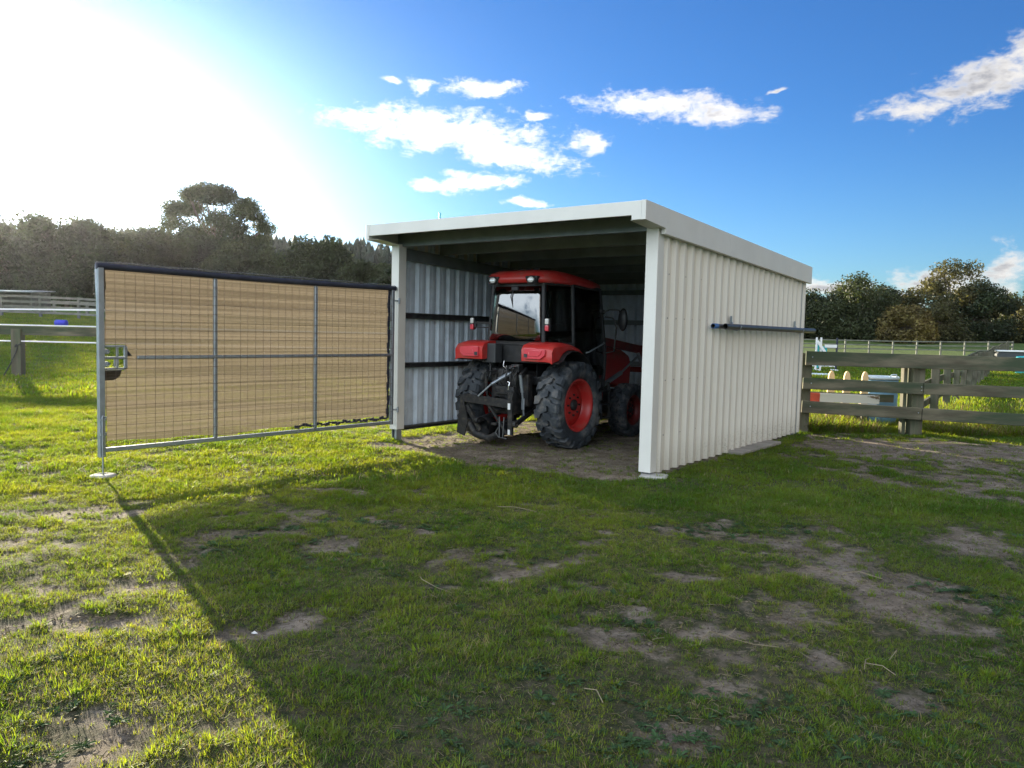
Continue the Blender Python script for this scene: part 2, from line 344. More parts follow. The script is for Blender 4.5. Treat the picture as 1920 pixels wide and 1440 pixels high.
def glass_mat(name, tint, ior=1.9):
    mt = bpy.data.materials.new(name); mt.use_nodes = True; g = NG(mt.node_tree); g.n.clear()
    out = g.node('ShaderNodeOutputMaterial'); fr = g.node('ShaderNodeFresnel', {'IOR': ior})
    tr = g.node('ShaderNodeBsdfTransparent', {'Color': (*tint, 1)}); gl = g.node('ShaderNodeBsdfGlossy', {'Color': (1, 1, 1, 1), 'Roughness': 0.015})
    mx = g.node('ShaderNodeMixShader', {0: fr.outputs[0]}); g.l.new(tr.outputs[0], mx.inputs[1]); g.l.new(gl.outputs[0], mx.inputs[2])
    g.l.new(mx.outputs[0], out.inputs[0]); return mt
M['glass'] = glass_mat('tinted_glass', (0.30, 0.38, 0.36), 2.6)
M['side_glass'] = glass_mat('side_tinted_glass', (0.32, 0.38, 0.36), 1.5)
def cloth_mat():
    mt = bpy.data.materials.new('tan_shade_cloth'); mt.use_nodes = True; g = NG(mt.node_tree); g.n.clear()
    out = g.node('ShaderNodeOutputMaterial')
    tc = g.node('ShaderNodeTexCoord').outputs['Object']
    bands = g.noise(g.mapping(tc, (0.10, 1, 20.0)), 2.0, 3, 0.5)
    weave = g.noise(tc, 110.0, 3, 0.8)
    f = g.mrange(g.math('ADD', bands, g.math('MULTIPLY', g.math('SUBTRACT', weave, .5), .60)), .34, .66)
    c = g.mix(f, (0.105, 0.088, 0.066, 1), (0.165, 0.140, 0.106, 1))
    df = g.node('ShaderNodeBsdfDiffuse', {'Color': c}); tl = g.node('ShaderNodeBsdfTranslucent', {'Color': c})
    m1 = g.node('ShaderNodeMixShader', {0: 0.36}); g.l.new(df.outputs[0], m1.inputs[1]); g.l.new(tl.outputs[0], m1.inputs[2])
    tp = g.node('ShaderNodeBsdfTransparent', {'Color': (1, 1, 1, 1)})
    m2 = g.node('ShaderNodeMixShader', {0: g.mrange(f, 0, 1, 0.13, 0.05)}); g.l.new(m1.outputs[0], m2.inputs[1]); g.l.new(tp.outputs[0], m2.inputs[2])
    bp = g.node('ShaderNodeBump'); bp.inputs['Distance'].default_value = .012; g.put(bp.inputs['Height'], bands)
    g.l.new(bp.outputs[0], df.inputs['Normal']); g.l.new(bp.outputs[0], tl.inputs['Normal'])
    g.l.new(m2.outputs[0], out.inputs[0]); return mt
M['cloth'] = cloth_mat()

# ------------------------------------------------------------------ terrain
rng = np.random.default_rng(7); random.seed(7)
_perm = rng.random((256, 256))
def vnoise(x, y, s, oct=4, seed=0):
    x = np.asarray(x, float) / s + seed * 17.31; y = np.asarray(y, float) / s + seed * 9.77; t = 0; a = 1; n = 0
    for o in range(oct):
        xi = np.floor(x).astype(int); yi = np.floor(y).astype(int); fx = x - xi; fy = y - yi
        fx = fx * fx * (3 - 2 * fx); fy = fy * fy * (3 - 2 * fy)
        g = lambda i, j: _perm[(xi + i + 31 * o) & 255, (yi + j + 57 * o) & 255]
        v = (g(0, 0) * (1 - fx) + g(1, 0) * fx) * (1 - fy) + (g(0, 1) * (1 - fx) + g(1, 1) * fx) * fy
        t = t + v * a; n += a; a *= .5; x = x * 2.03; y = y * 2.03
    return t / n
def sst(a, b, x):
    t = np.clip((np.asarray(x, float) - a) / (b - a), 0, 1); return t * t * (3 - 2 * t)
def base_z(x, y):
    """large shape of the land: level yard, a gentle rise to the left and far away"""
    x = np.asarray(x, float); y = np.asarray(y, float); d = np.hypot(x, y)
    left = 1 - sst(-5, 25, x)
    z = 2.1 * sst(24, 75, d) * left * (y > 0) + 1.6 * sst(75, 130, d) * left * (y > 0)
    z = z + (1 - left) * (0.35 * sst(35, 75, d) + 1.3 * sst(78, 112, d)) * (y > 0)
    return z
def gz(x, y):
    x = np.asarray(x, float); y = np.asarray(y, float); d = np.hypot(x, y)
    far = sst(16, 40, d)
    z = base_z(x, y) + 0.02 * (vnoise(x, y, 2.2, 3, 1) - .5) + (0.028 * (vnoise(x, y, .30, 3, 2) - .5)) * (1 - far)
    z = z + far * .12 * (vnoise(x, y, 14, 3, 4) - .5)
    return z
CX, CY, YAW = 1.5749, 8.6797, 0.6405
SW, SL = 4.13, 5.50
def shed_ab(x, y):
    dx = np.asarray(x, float) - CX; dy = np.asarray(y, float) - CY
    return -dx * math.cos(YAW) + dy * math.sin(YAW), dx * math.sin(YAW) + dy * math.cos(YAW)
def blob(x, y, cx, cy, rx, ry, rot=0):
    c, s = math.cos(rot), math.sin(rot); u = ((x - cx) * c + (y - cy) * s) / rx; v = (-(x - cx) * s + (y - cy) * c) / ry
    return np.exp(-(u * u + v * v))
def grass_cover(x, y):
    """0 bare dirt .. 1 full grass"""
    x = np.asarray(x, float); y = np.asarray(y, float); a, b = shed_ab(x, y); d = np.hypot(x, y)
    n = vnoise(x, y, 1.5, 5, 3); n2 = vnoise(x, y, .50, 3, 5)
    v = .83 + .9 * (n - .5) + 2.1 * (n2 - .5) + 1.3 * (vnoise(x, y, .16, 2, 7) - .5)
    inside = sst(-.15, .25, a) * sst(SW + .15, SW - .25, a) * sst(-.9, -.1, b + .5 * (n2 - .5)) * sst(SL + .4, SL, b)
    v = v - 2.6 * inside
    v = v - 1.1 * blob(x, y, .5, 9.4, 1.3, .55, -.3)                 # worn strip before the opening
    v = v - 1.4 * blob(x, y, 6.6, 11.6, 2.8, 1.3, -.2) - .5 * blob(x, y, 5.4, 8.4, 1.6, 1.6)   # worn yard by the fence
    w_ = v * 0
    v = v - .65 * blob(x, y, .95, 3.75, .55, .75, .3) - .5 * blob(x, y, 2.2, 4.7, 1.0, .6, -.2) - .4 * blob(x, y, .4, 5.4, 1.5, .3, -.1) - .5 * blob(x, y, 3.4, 6.0, 1.3, .8)
    v = v - .7 * blob(x, y, -2.1, 5.9, .7, .18, -.1) - .5 * blob(x, y, -2.6, 4.6, .8, .22, .1) + .30 * blob(x, y, -1.9, 3.3, .9, .5, .2) - .6 * blob(x, y, -3.1, 6.4, .9, .22) - .6 * blob(x, y, -.9, 4.1, .4, .35)
    v = v + 1.1 * blob(x, y, 2.7, 8.0, 1.6, 1.0, -.5) + .9 * blob(x, y, .2, 8.3, 1.8, .7) + .8 * blob(x, y, -2.6, 8.6, 2.0, 1.3) + .5 * blob(x, y, -.1, 3.9, .5, .5)
    v = v + .5 * sst(13.4, 15.5, y) * sst(4, 6, x)
    v = np.where(d > 16, np.maximum(v, .55 + .8 * (n - .5)), v)
    return np.clip(v, 0, 1)
def ground():
    def axis(lo, hi, f0, f1, step, grow):
        c = list(np.arange(f0, f1 + 1e-6, step)); s = step; p = f1
        while p < hi: s *= grow; p += s; c.append(p)
        s = step; p = f0
        while p > lo: s *= grow; p -= s; c.insert(0, p)
        return np.array(c)
    xs = axis(-480, 480, -7.0, 9.5, .045, 1.09); ys = axis(-220, 440, 2.2, 13.5, .045, 1.085)
    X, Y = np.meshgrid(xs, ys); nx, ny = len(xs), len(ys)
    cov = grass_cover(X, Y); Z = gz(X, Y)
    near = 1 - sst(10, 18, np.hypot(X, Y))
    Z = Z + near * (1 - cov) * (.022 * (vnoise(X, Y, .11, 3, 9) - .5)) + near * cov * .012
    co = np.stack([X, Y, Z], -1).reshape(-1, 3)
    i = np.arange(nx * ny).reshape(ny, nx); q = np.stack([i[:-1, :-1], i[:-1, 1:], i[1:, 1:], i[1:, :-1]], -1).reshape(-1, 4)
    me = bpy.data.meshes.new('ground'); me.vertices.add(len(co)); me.vertices.foreach_set('co', co.ravel())
    me.loops.add(q.size); me.loops.foreach_set('vertex_index', q.ravel().astype(np.int32))
    me.polygons.add(len(q)); me.polygons.foreach_set('loop_start', np.arange(0, q.size, 4, dtype=np.int32)); me.polygons.foreach_set('loop_total', np.full(len(q), 4, np.int32))
    me.polygons.foreach_set('use_smooth', np.ones(len(q), bool)); me.update()
    at = me.attributes.new('cover', 'FLOAT', 'POINT'); at.data.foreach_set('value', cov.ravel().astype(np.float32))
    mt = bpy.data.materials.new('paddock_soil'); mt.use_nodes = True; g = NG(mt.node_tree); g.n.clear()
    out = g.node('ShaderNodeOutputMaterial'); bs = g.node('ShaderNodeBsdfPrincipled'); g.l.new(bs.outputs[0], out.inputs[0])
    pos = g.node('ShaderNodeNewGeometry').outputs['Position']; cv = g.node('ShaderNodeAttribute', attribute_name='cover').outputs['Fac']
    dirt = g.mix(g.mrange(g.noise(pos, 3.2, 6, .65), .35, .68), (0.150, 0.120, 0.088, 1), (0.30, 0.25, 0.195, 1))
    dirt = g.mix(g.mrange(g.noise(pos, 26.0, 6, .8), .50, .64), dirt, (0.070, 0.056, 0.040, 1)); dirt = g.mix(g.mrange(g.noise(pos, 90.0, 3, .7), .60, .68), dirt, (0.30, 0.26, 0.20, 1))
    thatch = g.mix(g.mrange(g.noise(pos, 16.0, 5, .7), .35, .65), (0.034, 0.046, 0.018, 1), (0.105, 0.092, 0.054, 1))
    turf = g.mix(g.mrange(g.noise(pos, .35, 5, .6), .35, .65), (0.075, 0.125, 0.030, 1), (0.12, 0.155, 0.045, 1))
    turf = g.mix(g.mrange(g.noise(pos, 2.6, 6, .75), .5, .62), turf, (0.050, 0.082, 0.022, 1))
    ds = g.node('ShaderNodeVectorMath', operation='LENGTH'); g.put(ds.inputs[0], pos)
    fg = g.mix(g.mrange(ds.outputs['Value'], 14, 30), thatch, turf)
    cvn = g.math('ADD', cv, g.math('MULTIPLY', g.math('SUBTRACT', g.noise(pos, 14.0, 6, .75), .5), 1.0))
    g.put(bs.inputs['Base Color'], g.mix(g.mrange(cvn, .04, .46), dirt, fg)); bs.inputs['Roughness'].default_value = .95; bs.inputs['Specular IOR Level'].default_value = .15
    bp = g.node('ShaderNodeBump'); bp.inputs['Distance'].default_value = .02; g.put(bp.inputs['Height'], g.noise(pos, 30.0, 8, .75)); g.l.new(bp.outputs[0], bs.inputs['Normal'])
    me.materials.append(mt)
    o = bpy.data.objects.new('ground', me); COL.objects.link(o); o['kind'] = 'structure'
ground()

# ------------------------------------------------------------------ machinery shed
def Z(x, y): return float(gz(x, y))
Rf = lambda y: 3.0155 + (2.791 - 3.0155) * (y + .465) / (5.55 + .465)       # top of the fascia along the depth
shed = thing('machinery_shed', 'open-fronted cream metal shed with ribbed walls and low single-pitch roof', 'shed', (CX, CY, 0), -YAW)
def clad_profile(length, pitch=.226, off=.0):
    """(along, out) polyline of trapezoid-ribbed sheet"""
    p = [(0, 0)]; k = off
    while k < length - .02:
        for du, o in ((-.058, 0), (-.024, .044), (.024, .044), (.058, 0)):
            if 0 < k + du < length: p.append((k + du, o))
        for q in (.110, .125):
            if k + q < length - .03: p += [(k + q - .008, 0), (k + q, .004), (k + q + .008, 0)][: 3 if q == .110 else 0]
        k += pitch
    p.append((length, 0)); return p
def cladding(name, prof, place, z0, ztop, th=.003):
    """place(u, o) -> (x, y); ztop(x, y); outer skin material 0, inner 1"""
    b = MB(); n = len(prof)
    O = [place(u, o) for u, o in prof]; I = [place(u, o - th) for u, o in prof]
    for A, mi in ((O, 0), (I, 1)):
        vs = [(x, y, z0) for x, y in A] + [(x, y, ztop(x, y)) for x, y in A]
        b.add(vs, [(i, i + 1, n + i + 1, n + i) for i in range(n - 1)], mi)
    for zz in (0, 1):
        vs = [(x, y, z0 if zz == 0 else ztop(x, y)) for x, y in O + I]
        b.add(vs, [(i, i + 1, n + i + 1, n + i) for i in range(n - 1)], 0)
    return b.build(name, [M['clad'], M['galv_sheet']], shed, fix=False)
wt = lambda x, y: Rf(y) - .06
def side(name, x0, sgn, z0, off):
    return cladding(name, clad_profile(SL - .14, off=off), lambda u, o: (x0 + sgn * (o - .032), u + .13), z0, wt)
side('side_wall', 0, 1, .035, .11); sw2 = side('side_wall', -SW, -1, .15, .10)
cladding('back_wall', clad_profile(SW - .02, off=.12), lambda u, o: (-SW + .01 + u, SL - .032 + o), .04, lambda x, y: Rf(SL) - .10)
screw = None
for z in (.45, 1.085, 1.80, 2.30):
    for k in range(23 if z in (1.085, 1.80) else 12):
        y = .24 + .226 * (k if z in (1.085, 1.80) else 2 * k) + .113
        if y > SL - .12 or z > Rf(y) - .3: continue
        if screw is None: screw = MB().revolve([(.0, .010), (.003, .010), (.003, .006), (.008, .005), (.008, .0)], 8, 'X', smooth=False).build('roofing_screw', M['dark_steel'], shed); s_ = screw
        else: s_ = screw.copy(); COL.objects.link(s_); s_.parent = shed
        s_.location = (-.0318, y, z)
# corner posts with cream flashings on a galvanised stub
for x0, x1, zb in ((-.145, .004, .055), (-SW - .004, -SW + .142, .17)):
    b = MB(); zt = Rf(0) - .20
    b.box(((x0 + x1) / 2, .065, (zb + zt) / 2), (x1 - x0, .15, zt - zb), bev=.004)
    po = b.build('corner_post', M['white_trim'], shed)
    b = MB(); xc = (x0 + x1) / 2
    for dx in (-.045, .045): b.box((xc + dx, .062, zb / 2 - .05), (.008, .10, zb + .10))
    b.box((xc, .10, zb / 2 - .05), (.08, .008, zb + .10)); b.box((xc, .05, zb / 2 - .05), (.03, .03, zb + .098))
    b.build('post_stub', M['galv'], po)
b = MB()
for x in (-.07, -SW + .07): b.box((x, SL - .10, 1.33), (.10, .10, 2.70), bev=.003)
b.box((-SW / 2, SL - .10, .09), (SW - .2, .06, .10))
b.build('back_posts', M['galv'], shed)
b = MB(); b.box((.035, .02, .012), (.30, .26, .05), rot_xyz(0, 0, .3), bev=.012); b.build('concrete_footing', M['concrete'], shed)
# girts (C section look: web + two lips)
def girt(name, a, c, z, inward, h=.075, mt='dark_steel'):
    b = MB(); a = Vector(a); c = Vector(c); iw = Vector(inward)
    b.bar(a + iw * .004, c + iw * .004, .006, h)
    for dz in (-h / 2 + .003, h / 2 - .003): b.bar(a + iw * .033 + Vector((0, 0, dz)), c + iw * .033 + Vector((0, 0, dz)), .05, .004)
    b.bar(a + iw * .056 + Vector((0, 0, h / 2 - .012)), c + iw * .056 + Vector((0, 0, h / 2 - .012)), .004, .016)
    return b.build(name, M[mt], shed)
for z, h in ((1.80, .085), (1.085, .075), (.175, .06)):
    girt('girt', (-SW + .04, .15, z), (-SW + .04, SL - .16, z), z, (1, 0, 0), h)
for z in (1.80, 1.085, .25): girt('girt', (-.04, .15, z), (-.04, SL - .16, z), z, (-1, 0, 0))
for z in (2.40, 1.83, 1.05): girt('girt', (-SW + .13, SL - .05, z), (-.13, SL - .05, z), z, (0, -1, 0), .09, 'purlin')
# roof sheet, ribs running front to back
b = MB(); prof = clad_profile(SW - .02, pitch=.205, off=.10); n = len(prof)
for th, mi in ((0, 0), (-.003, 1)):
    vs = []
    for y in (-.44, SL + .02):
        vs += [(-SW + .01 + u, y, Rf(y) - .055 + o * .8 + th) for u, o in prof]
    b.add(vs, [(i, i + 1, n + i + 1, n + i) for i in range(n - 1)], mi)
b.build('roof_sheet', [M['clad'], M['purlin']], shed, fix=False)
slope = math.atan2(2.791 - 3.0155, 6.015)
for k in range(7):
    y = .06 + k * .885
    b = MB(); z = Rf(y) - .062 - .085; R = rot_xyz(slope, 0, 0)
    b.box((-SW / 2, y, z), (SW - .10, .005, .17), R)
    for dz in (-.083, .083): b.box((-SW / 2, y + .03, z + dz), (SW - .10, .06, .004), R)
    b.box((-SW / 2, y + .058, z + .07), (SW - .10, .004, .022), R); b.box((-SW / 2, y + .058, z - .07), (SW - .10, .004, .022), R)
    b.build('purlin', M['purlin'], shed)
for x in (-.075, -SW + .075):
    b = MB(); b.bar((x, .15, Rf(.15) - .32), (x, SL - .16, Rf(SL) - .32), .07, .16); b.build('rafter', M['purlin'], shed)
# fascias
def prof_box(name, pts, axis, a, c, bev=.004):
    b = MB(); b.prism(pts, axis, a, c); return b.build(name, M['white_trim'], shed, bevel=bev)
yf = -.465
for xs_, xin in (((.02, .075), .02), ((-SW - .045, -SW + .012), -SW + .012)):
    big = .285 if xs_[0] > 0 else .22
    pts = [(yf, Rf(yf)), (5.55, Rf(5.55)), (5.55, Rf(5.55) - big + .01), (.02, Rf(.02) - big), (.02, Rf(.02) - .225), (yf, Rf(yf) - .205)]
    prof_box('side_fascia', pts, 'X', xs_[0], xs_[1])
z1 = Rf(yf) - .003
prof_box('front_fascia', [(-SW + .014, z1), (.018, z1), (.018, z1 - .20), (-.095, z1 - .20), (-.095, z1 - .15), (-SW + .014, z1 - .15)], 'Y', yf + .003, yf + .04)
prof_box('rear_fascia', [(-SW + .014, Rf(5.5)), (.018, Rf(5.5)), (.018, Rf(5.5) - .2), (-SW + .014, Rf(5.5) - .2)], 'Y', 5.505, 5.545)
# returns that close the overhang between fascia and corner posts
for xa, xb in ((-.13, .018), (-SW + .014, -SW + .15)):
    b = MB(); b.add([(xa, yf + .045, Rf(yf) - .200), (xb, yf + .045, Rf(yf) - .200), (xb, .14, Rf(.1) - .226), (xa, .14, Rf(.1) - .226),
                     (xa, yf + .045, Rf(yf) - .197), (xb, yf + .045, Rf(yf) - .197), (xb, .14, Rf(.1) - .223), (xa, .14, Rf(.1) - .223)],
                    [(0, 1, 2, 3), (7, 6, 5, 4), (0, 4, 5, 1), (1, 5, 6, 2), (2, 6, 7, 3), (3, 7, 4, 0)]); b.build('soffit', M['white_trim'], shed)
# pipe brackets on the side wall
def sp(x, y, z): # shed local to world
    return Vector((CX + x * math.cos(YAW) + y * math.sin(YAW), CY - x * math.sin(YAW) + y * math.cos(YAW), z))
for y in (2.2, 4.95):
    b = MB(); b.tube([(.0, y, 1.79), (.03, y, 1.80), (.035, y, 1.70), (.10, y - .02, 1.69), (.16, y - .03, 1.72), (.17, y - .03, 1.75)], .010, 6)
    b.box((.01, y, 1.80), (.012, .05, .16), bev=.003); b.tube([(.0, y, 1.79), (.012, y, 1.88)], .008, 6); b.build('pipe_hook', M['galv'], shed)
def loose_pipe(y0, y1, x, z, r, label, capm=None):
    a = sp(x, y0, z); t = thing('steel_pipe', label, 'pipe', a, -YAW, 'pipes stored on the shed wall')
    b = MB(); L = y1 - y0
    b.revolve([(0, r - .006), (0, r), (L, r), (L, r - .006)], 16, 'Y', smooth=False); b.revolve([(0, r - .006), (L, r - .006)], 16, 'Y', smooth=False)
    b.revolve([(.4, r - .0065), (.4, .0)], 16, 'Y', smooth=False)
    b.build('tube', M['pipe'], t)
    if capm: MB().revolve([(-.003, r - .004), (-.003, r + .003), (.12, r + .003)], 16, 'Y').build('tape_wrap', M[capm], t)
loose_pipe(1.48, 5.2, .062, 1.735, .030, 'thin dark pipe with a blue taped end hung against the cream wall', 'bluecap')
loose_pipe(1.72, 5.62, .125, 1.735, .038, 'thicker dark hollow pipe, the outer one of two hung on the cream wall')

# plank lying at the foot of the wall
pl = MB().box((0, 0, 0), (1.55, .22, .045), bev=.006).build('timber_plank', M['plank'])
pl.location = (3.50, 11.10, .032); pl.rotation_euler = (0, 0, math.atan2(1.28, 1.0)); tag(pl, 'grey weathered plank lying flat against the foot of the ribbed wall', 'plank')

# ------------------------------------------------------------------ gate
HX = sp(-SW + .10, -.055, 0)
gate = thing('shed_gate', 'wide galvanised gate covered in tan shade cloth, swung open beside the shed', 'gate', (HX.x, HX.y, 0), .8746 + math.pi)
GL, GZ0, GZ1 = 3.99, .278, 2.16
def gtube(name, a, c, w=.048, mt='galv', bev=.006): b = MB(); b.bar(a, c, w, w, bev=bev, up=(0, 1, 0)); return b.build(name, M[mt], gate)
gtube('gate_stile', (.025, 0, GZ0 - .03), (.025, 0, GZ1)); gtube('gate_stile', (GL - .03, 0, GZ0 - .07), (GL - .03, 0, GZ1), .062)
ml = GL / 3
for x in (1.32, 2.70): gtube('gate_mullion', (x, 0, GZ0 + .024), (x, 0, GZ1 - .03), .042)
gtube('bottom_rail', (.05, 0, GZ0), (GL - .062, 0, GZ0), .045); gtube('middle_rail', (.05, .0, 1.235), (GL - .40, .0, 1.235), .040)
b = MB(); pts = [(x, .0, GZ1 + .012 - .012 * math.sin(math.pi * x / GL)) for x in np.linspace(-.02, GL + .005, 14)]
b.tube(pts, .035, 10); b.build('top_rail_sleeve', M['navy'], gate)
b = MB(); b.tube([(x, .0, GZ1 + .055 + .004 * math.sin(x * 9)) for x in np.linspace(-.02, GL + .01, 30)] + [(GL + .02, .01, GZ1 - .05), (GL + .012, .01, GZ1 - .35), (GL + .016, .02, GZ1 - .9)], .0028, 5); b.build('strainer_wire', M['chrome'], gate)
# welded wire grid
b = MB(); x0, x1 = .06, GL - .07
nx_ = 39
for i in range(nx_):
    x = x0 + (x1 - x0) * i / (nx_ - 1) + random.uniform(-.004, .004)
    if x > GL - .42 and False: continue
    b.tube([(x, .024, GZ0 + .02), (x + random.uniform(-.006, .006), .026, 1.2), (x + random.uniform(-.004, .004), .024, GZ1 - .03)], .0020, 4, caps=False)
for k in range(19):
    z = GZ0 + .06 + k * (GZ1 - GZ0 - .10) / 18
    b.tube([(x, .029, z - .014 * math.sin(math.pi * ((x % 1.28) / 1.28)) * (.4 + .6 * math.sin(k)) ) for x in np.linspace(x0 - .02, x1 + .02, 24)], .0020, 4, caps=False)
b.build('wire_grid', M['wire'], gate, fix=False)
# shade cloth on the far side, gently rippled, thin but solid
def shade_cloth():
    nu, nv = 150, 110; us = np.linspace(.075, GL - .085, nu); vs = np.linspace(0, 1, nv)
    V = []; keep = np.ones((nv, nu), bool)
    for j, v in enumerate(vs):
        for i, u in enumerate(us):
            zb = GZ0 + .075 + .02 * math.sin(u * 2.1) + .010 * math.sin(u * 7)
            if u > 2.4: zb -= 0.018
            z = zb + (GZ1 - .02 - zb) * v
            y = -.028 - .010 * math.sin(z * 41 + .9 * math.sin(u * 1.3)) * (.5 + .5 * math.sin(u * .9 + z * 3)) - .006 * math.sin(z * 17 + u * 2) - .012 * math.sin(u * 2.4) ** 2
            V.append((u - .012 * math.sin(z * 4) * (u > GL - .3), y, z))
            if u > GL - .285 and 1.105 < z < 1.37: keep[j, i] = False
    F = [(j * nu + i, j * nu + i + 1, (j + 1) * nu + i + 1, (j + 1) * nu + i) for j in range(nv - 1) for i in range(nu - 1) if keep[j, i] and keep[j + 1, i + 1] and keep[j, i + 1] and keep[j + 1, i]]
    b = MB(); b.add(V, F, 0, True); o = b.build('shade_cloth', M['cloth'], gate, fix=False)
shade_cloth()
b = MB(); 
for i in range(26):   # bunched hem at the low hinge end and up the hinge side
    x = .12 + i * .058; b.box((x, -.03, GZ0 + .062 + .012 * math.sin(i * 1.7)), (.07, .018, .030 + .012 * math.sin(i * 2.3)), rot_xyz(0, .2 * math.sin(i * 1.9), 0))
for i in range(30): z = GZ0 + .10 + i * .062; b.box((.075 + .006 * math.sin(i * 1.3), -.02, z), (.035 + .01 * math.sin(i * 2.1), .015, .075))
b.build('cloth_hem', M['navy'], gate)
# latch cage
b = MB(); lx0, lx1, lz0, lz1 = GL - .40, GL - .06, 1.12, 1.355
lx0 = GL - .275
for z in (lz0, lz1): b.bar((lx0, .01, z), (lx1, .01, z), .022, .022, bev=.003)
b.bar((lx0, .01, lz0), (lx0, .01, lz1), .03, .03, bev=.003); b.bar((lx0 + .085, .01, lz0), (lx0 + .085, .01, lz1), .022, .022, bev=.003)
b.bar((lx0, .01, 1.235), (lx1, .01, 1.235), .025, .025); b.bar((lx1 - .10, .02, lz0 + .02), (lx1 - .10, .02, 1.235), .014, .014)
for z in (1.30, 1.17): b.box((lx1 - .01, .01, z), (.06, .04, .05), bev=.006); b.revolve([(0, .0), (.0, .018), (.02, .014)], 8, 'Y', (lx1 - .03, .035, z), smooth=False)
b.build('latch_cage', M['galv'], gate)
b = MB(); b.prism([(lx0 - .09, 1.25), (lx0 - .01, 1.35), (lx0 - .01, 1.25)], 'Y', -.04, -.034); b.build('folded_cloth_flap', M['navy'], gate)
b = MB(); b.prism([(lx1, 1.105), (lx1, 1.0), (lx0 + .10, 1.0), (lx0 + .04, 1.04), (lx0 + .02, 1.105)], 'Y', -.04, -.034); b.build('folded_cloth_flap', M['navy'], gate)
b = MB(); b.tube([(GL - .06, .05, .62), (GL - .02, .05, .64), (GL - .02, .05, .60), (GL - .02, .05, .03)], .009, 6); b.box((GL - .03, .03, .45), (.05, .05, .03)); b.box((GL - .03, .03, .60), (.05, .05, .02)); b.build('drop_bolt', M['galv'], gate)
for z in (2.0, .46):
    b = MB(); b.tube([(.02, .0, z), (-.03, .035, z), (-.07, .045, z)], .012, 8); b.revolve([(-.04, .015), (.04, .015)], 8, 'Z', (-.055, .045, z)); b.build('hinge', M['galv'], gate)
fp = HX + Matrix.Rotation(.8746 + math.pi, 3, 'Z') @ Vector((GL - .02, .05, 0))
b = MB(); b.revolve([(-.04, .13), (.018, .125), (.028, .10), (.03, .03), (.0, .02), (-.02, .0)], 18, 'Z'); o = b.build('ground_socket', M['concrete']); o.location = (fp.x, fp.y, Z(fp.x, fp.y) + .01)
tag(o, 'round concrete pad in the grass under the drop bolt of the gate', 'concrete pad')
# ------------------------------------------------------------------ tractor (local: x right, y forward, origin under the rear axle)
TP = sp(-2.61, 1.27, 0)
tz = Z(TP.x, TP.y)
tr = thing('tractor', 'red cab tractor with black tyres parked nose-in inside the open shed', 'tractor', (TP.x, TP.y, tz), -YAW)
def P(name, b, m_, parent=tr, bevel=0.0): return b.build(name, m_, parent, bevel=bevel)
def wheel(name, xc, yc, R, W, rim_r, nl, side):
    """side +1: outer face towards +x"""
    hw = W / 2; b = MB(); c = (xc, yc, R)
    rb = R - .040
    prof = [(-hw * .62, rim_r), (-hw * .80, rim_r + .012), (-hw * .96, rim_r + .06), (-hw * 1.0, rb * .5 + rim_r * .5), (-hw * .97, rb - .055), (-hw * .86, rb - .015), (-hw * .45, rb - .002), (0, rb),
            (hw * .45, rb - .002), (hw * .86, rb - .015), (hw * .97, rb - .055), (hw * 1.0, rb * .5 + rim_r * .5), (hw * .96, rim_r + .06), (hw * .80, rim_r + .012), (hw * .62, rim_r)]
    b.revolve(prof, 64, 'X', c)
    step = 2 * math.pi / nl
    for s in (-1, 1):
        for k in range(nl):
            a0 = (k + (.5 if s > 0 else 0)) * step
            # centre line of the lug from the middle of the tread to the shoulder and down the wall
            path = [(-.03 * s, -.16, R), (.35 * hw * s, -.02, R), (.50 * hw * s, .17, R - .001), (.90 * hw * s, .23, R - .010), (1.02 * hw * s, .25, R - .050), (1.01 * hw * s, .26, R - .105)]
            wd = [.17, .20, .24, .24, .25, .16]
            vs = []
            for (x, da, r), w in zip(path, wd):
                for q, rr in ((-1, r), (1, r), (1, rb - .03), (-1, rb - .03)):
                    if abs(x) > hw * .95: rr = r if rr == r else r - .02; xx = x if rr == r else x * .94
                    else: xx = x
                    an = -(a0 + (da + q * w * (.86 if rr == r else 1.12)) * step * 1.35)
                    vs.append((xc + xx, yc + math.sin(an) * rr, R + math.cos(an) * rr))
            fs = []
            for i in range(len(path) - 1):
                for j in range(4): fs.append((i * 4 + j, i * 4 + (j + 1) % 4, (i + 1) * 4 + (j + 1) % 4, (i + 1) * 4 + j))
            fs += [(0, 1, 2, 3), tuple(len(vs) - 4 + j for j in (3, 2, 1, 0))]
            b.add(vs, fs)
    ty = P(name, b, M['rubber'])
    b = MB(); s = side
    b.revolve([(s * hw * .78, rim_r + .018), (s * hw * .84, rim_r + .010), (s * hw * .80, rim_r - .012), (s * hw * .55, rim_r - .030), (s * hw * .30, rim_r - .050), (s * hw * .10, rim_r - .055), (s * hw * .05, rim_r * .80), (s * hw * .12, rim_r * .62), (s * hw * .32, rim_r * .50), (s * hw * .34, rim_r * .28), (s * hw * .30, .0)], 48, 'X', c)
    b.revolve([(-s * hw * .78, rim_r + .018), (-s * hw * .84, rim_r + .006), (-s * hw * .6, rim_r - .03), (s * hw * .10, rim_r - .05), (s * hw * .10, rim_r * .6), (s * hw * .2, .0)], 48, 'X', c)
    rm = P('rim', b, M['red'] if R > .5 else M['shaded_red'], ty)
    b = MB(); b.revolve([(s * hw * .30, rim_r * .22), (s * hw * .46, rim_r * .22), (s * hw * .52, rim_r * .17), (s * hw * .54, 0)], 20, 'X', c)
    for k in range(8):
        a = 2 * math.pi * k / 8; b.revolve([(s * hw * .32, .015), (s * hw * .44, .015), (s * hw * .45, 0)], 6, 'X', (xc, yc + math.sin(a) * rim_r * .40, R + math.cos(a) * rim_r * .40), smooth=False)
    P('hub', b, M['cast'], ty)
wheel('rear_wheel', .70, 0, .610, .40, .355, 19, 1); wheel('rear_wheel', -.70, 0, .610, .40, .355, 19, -1)
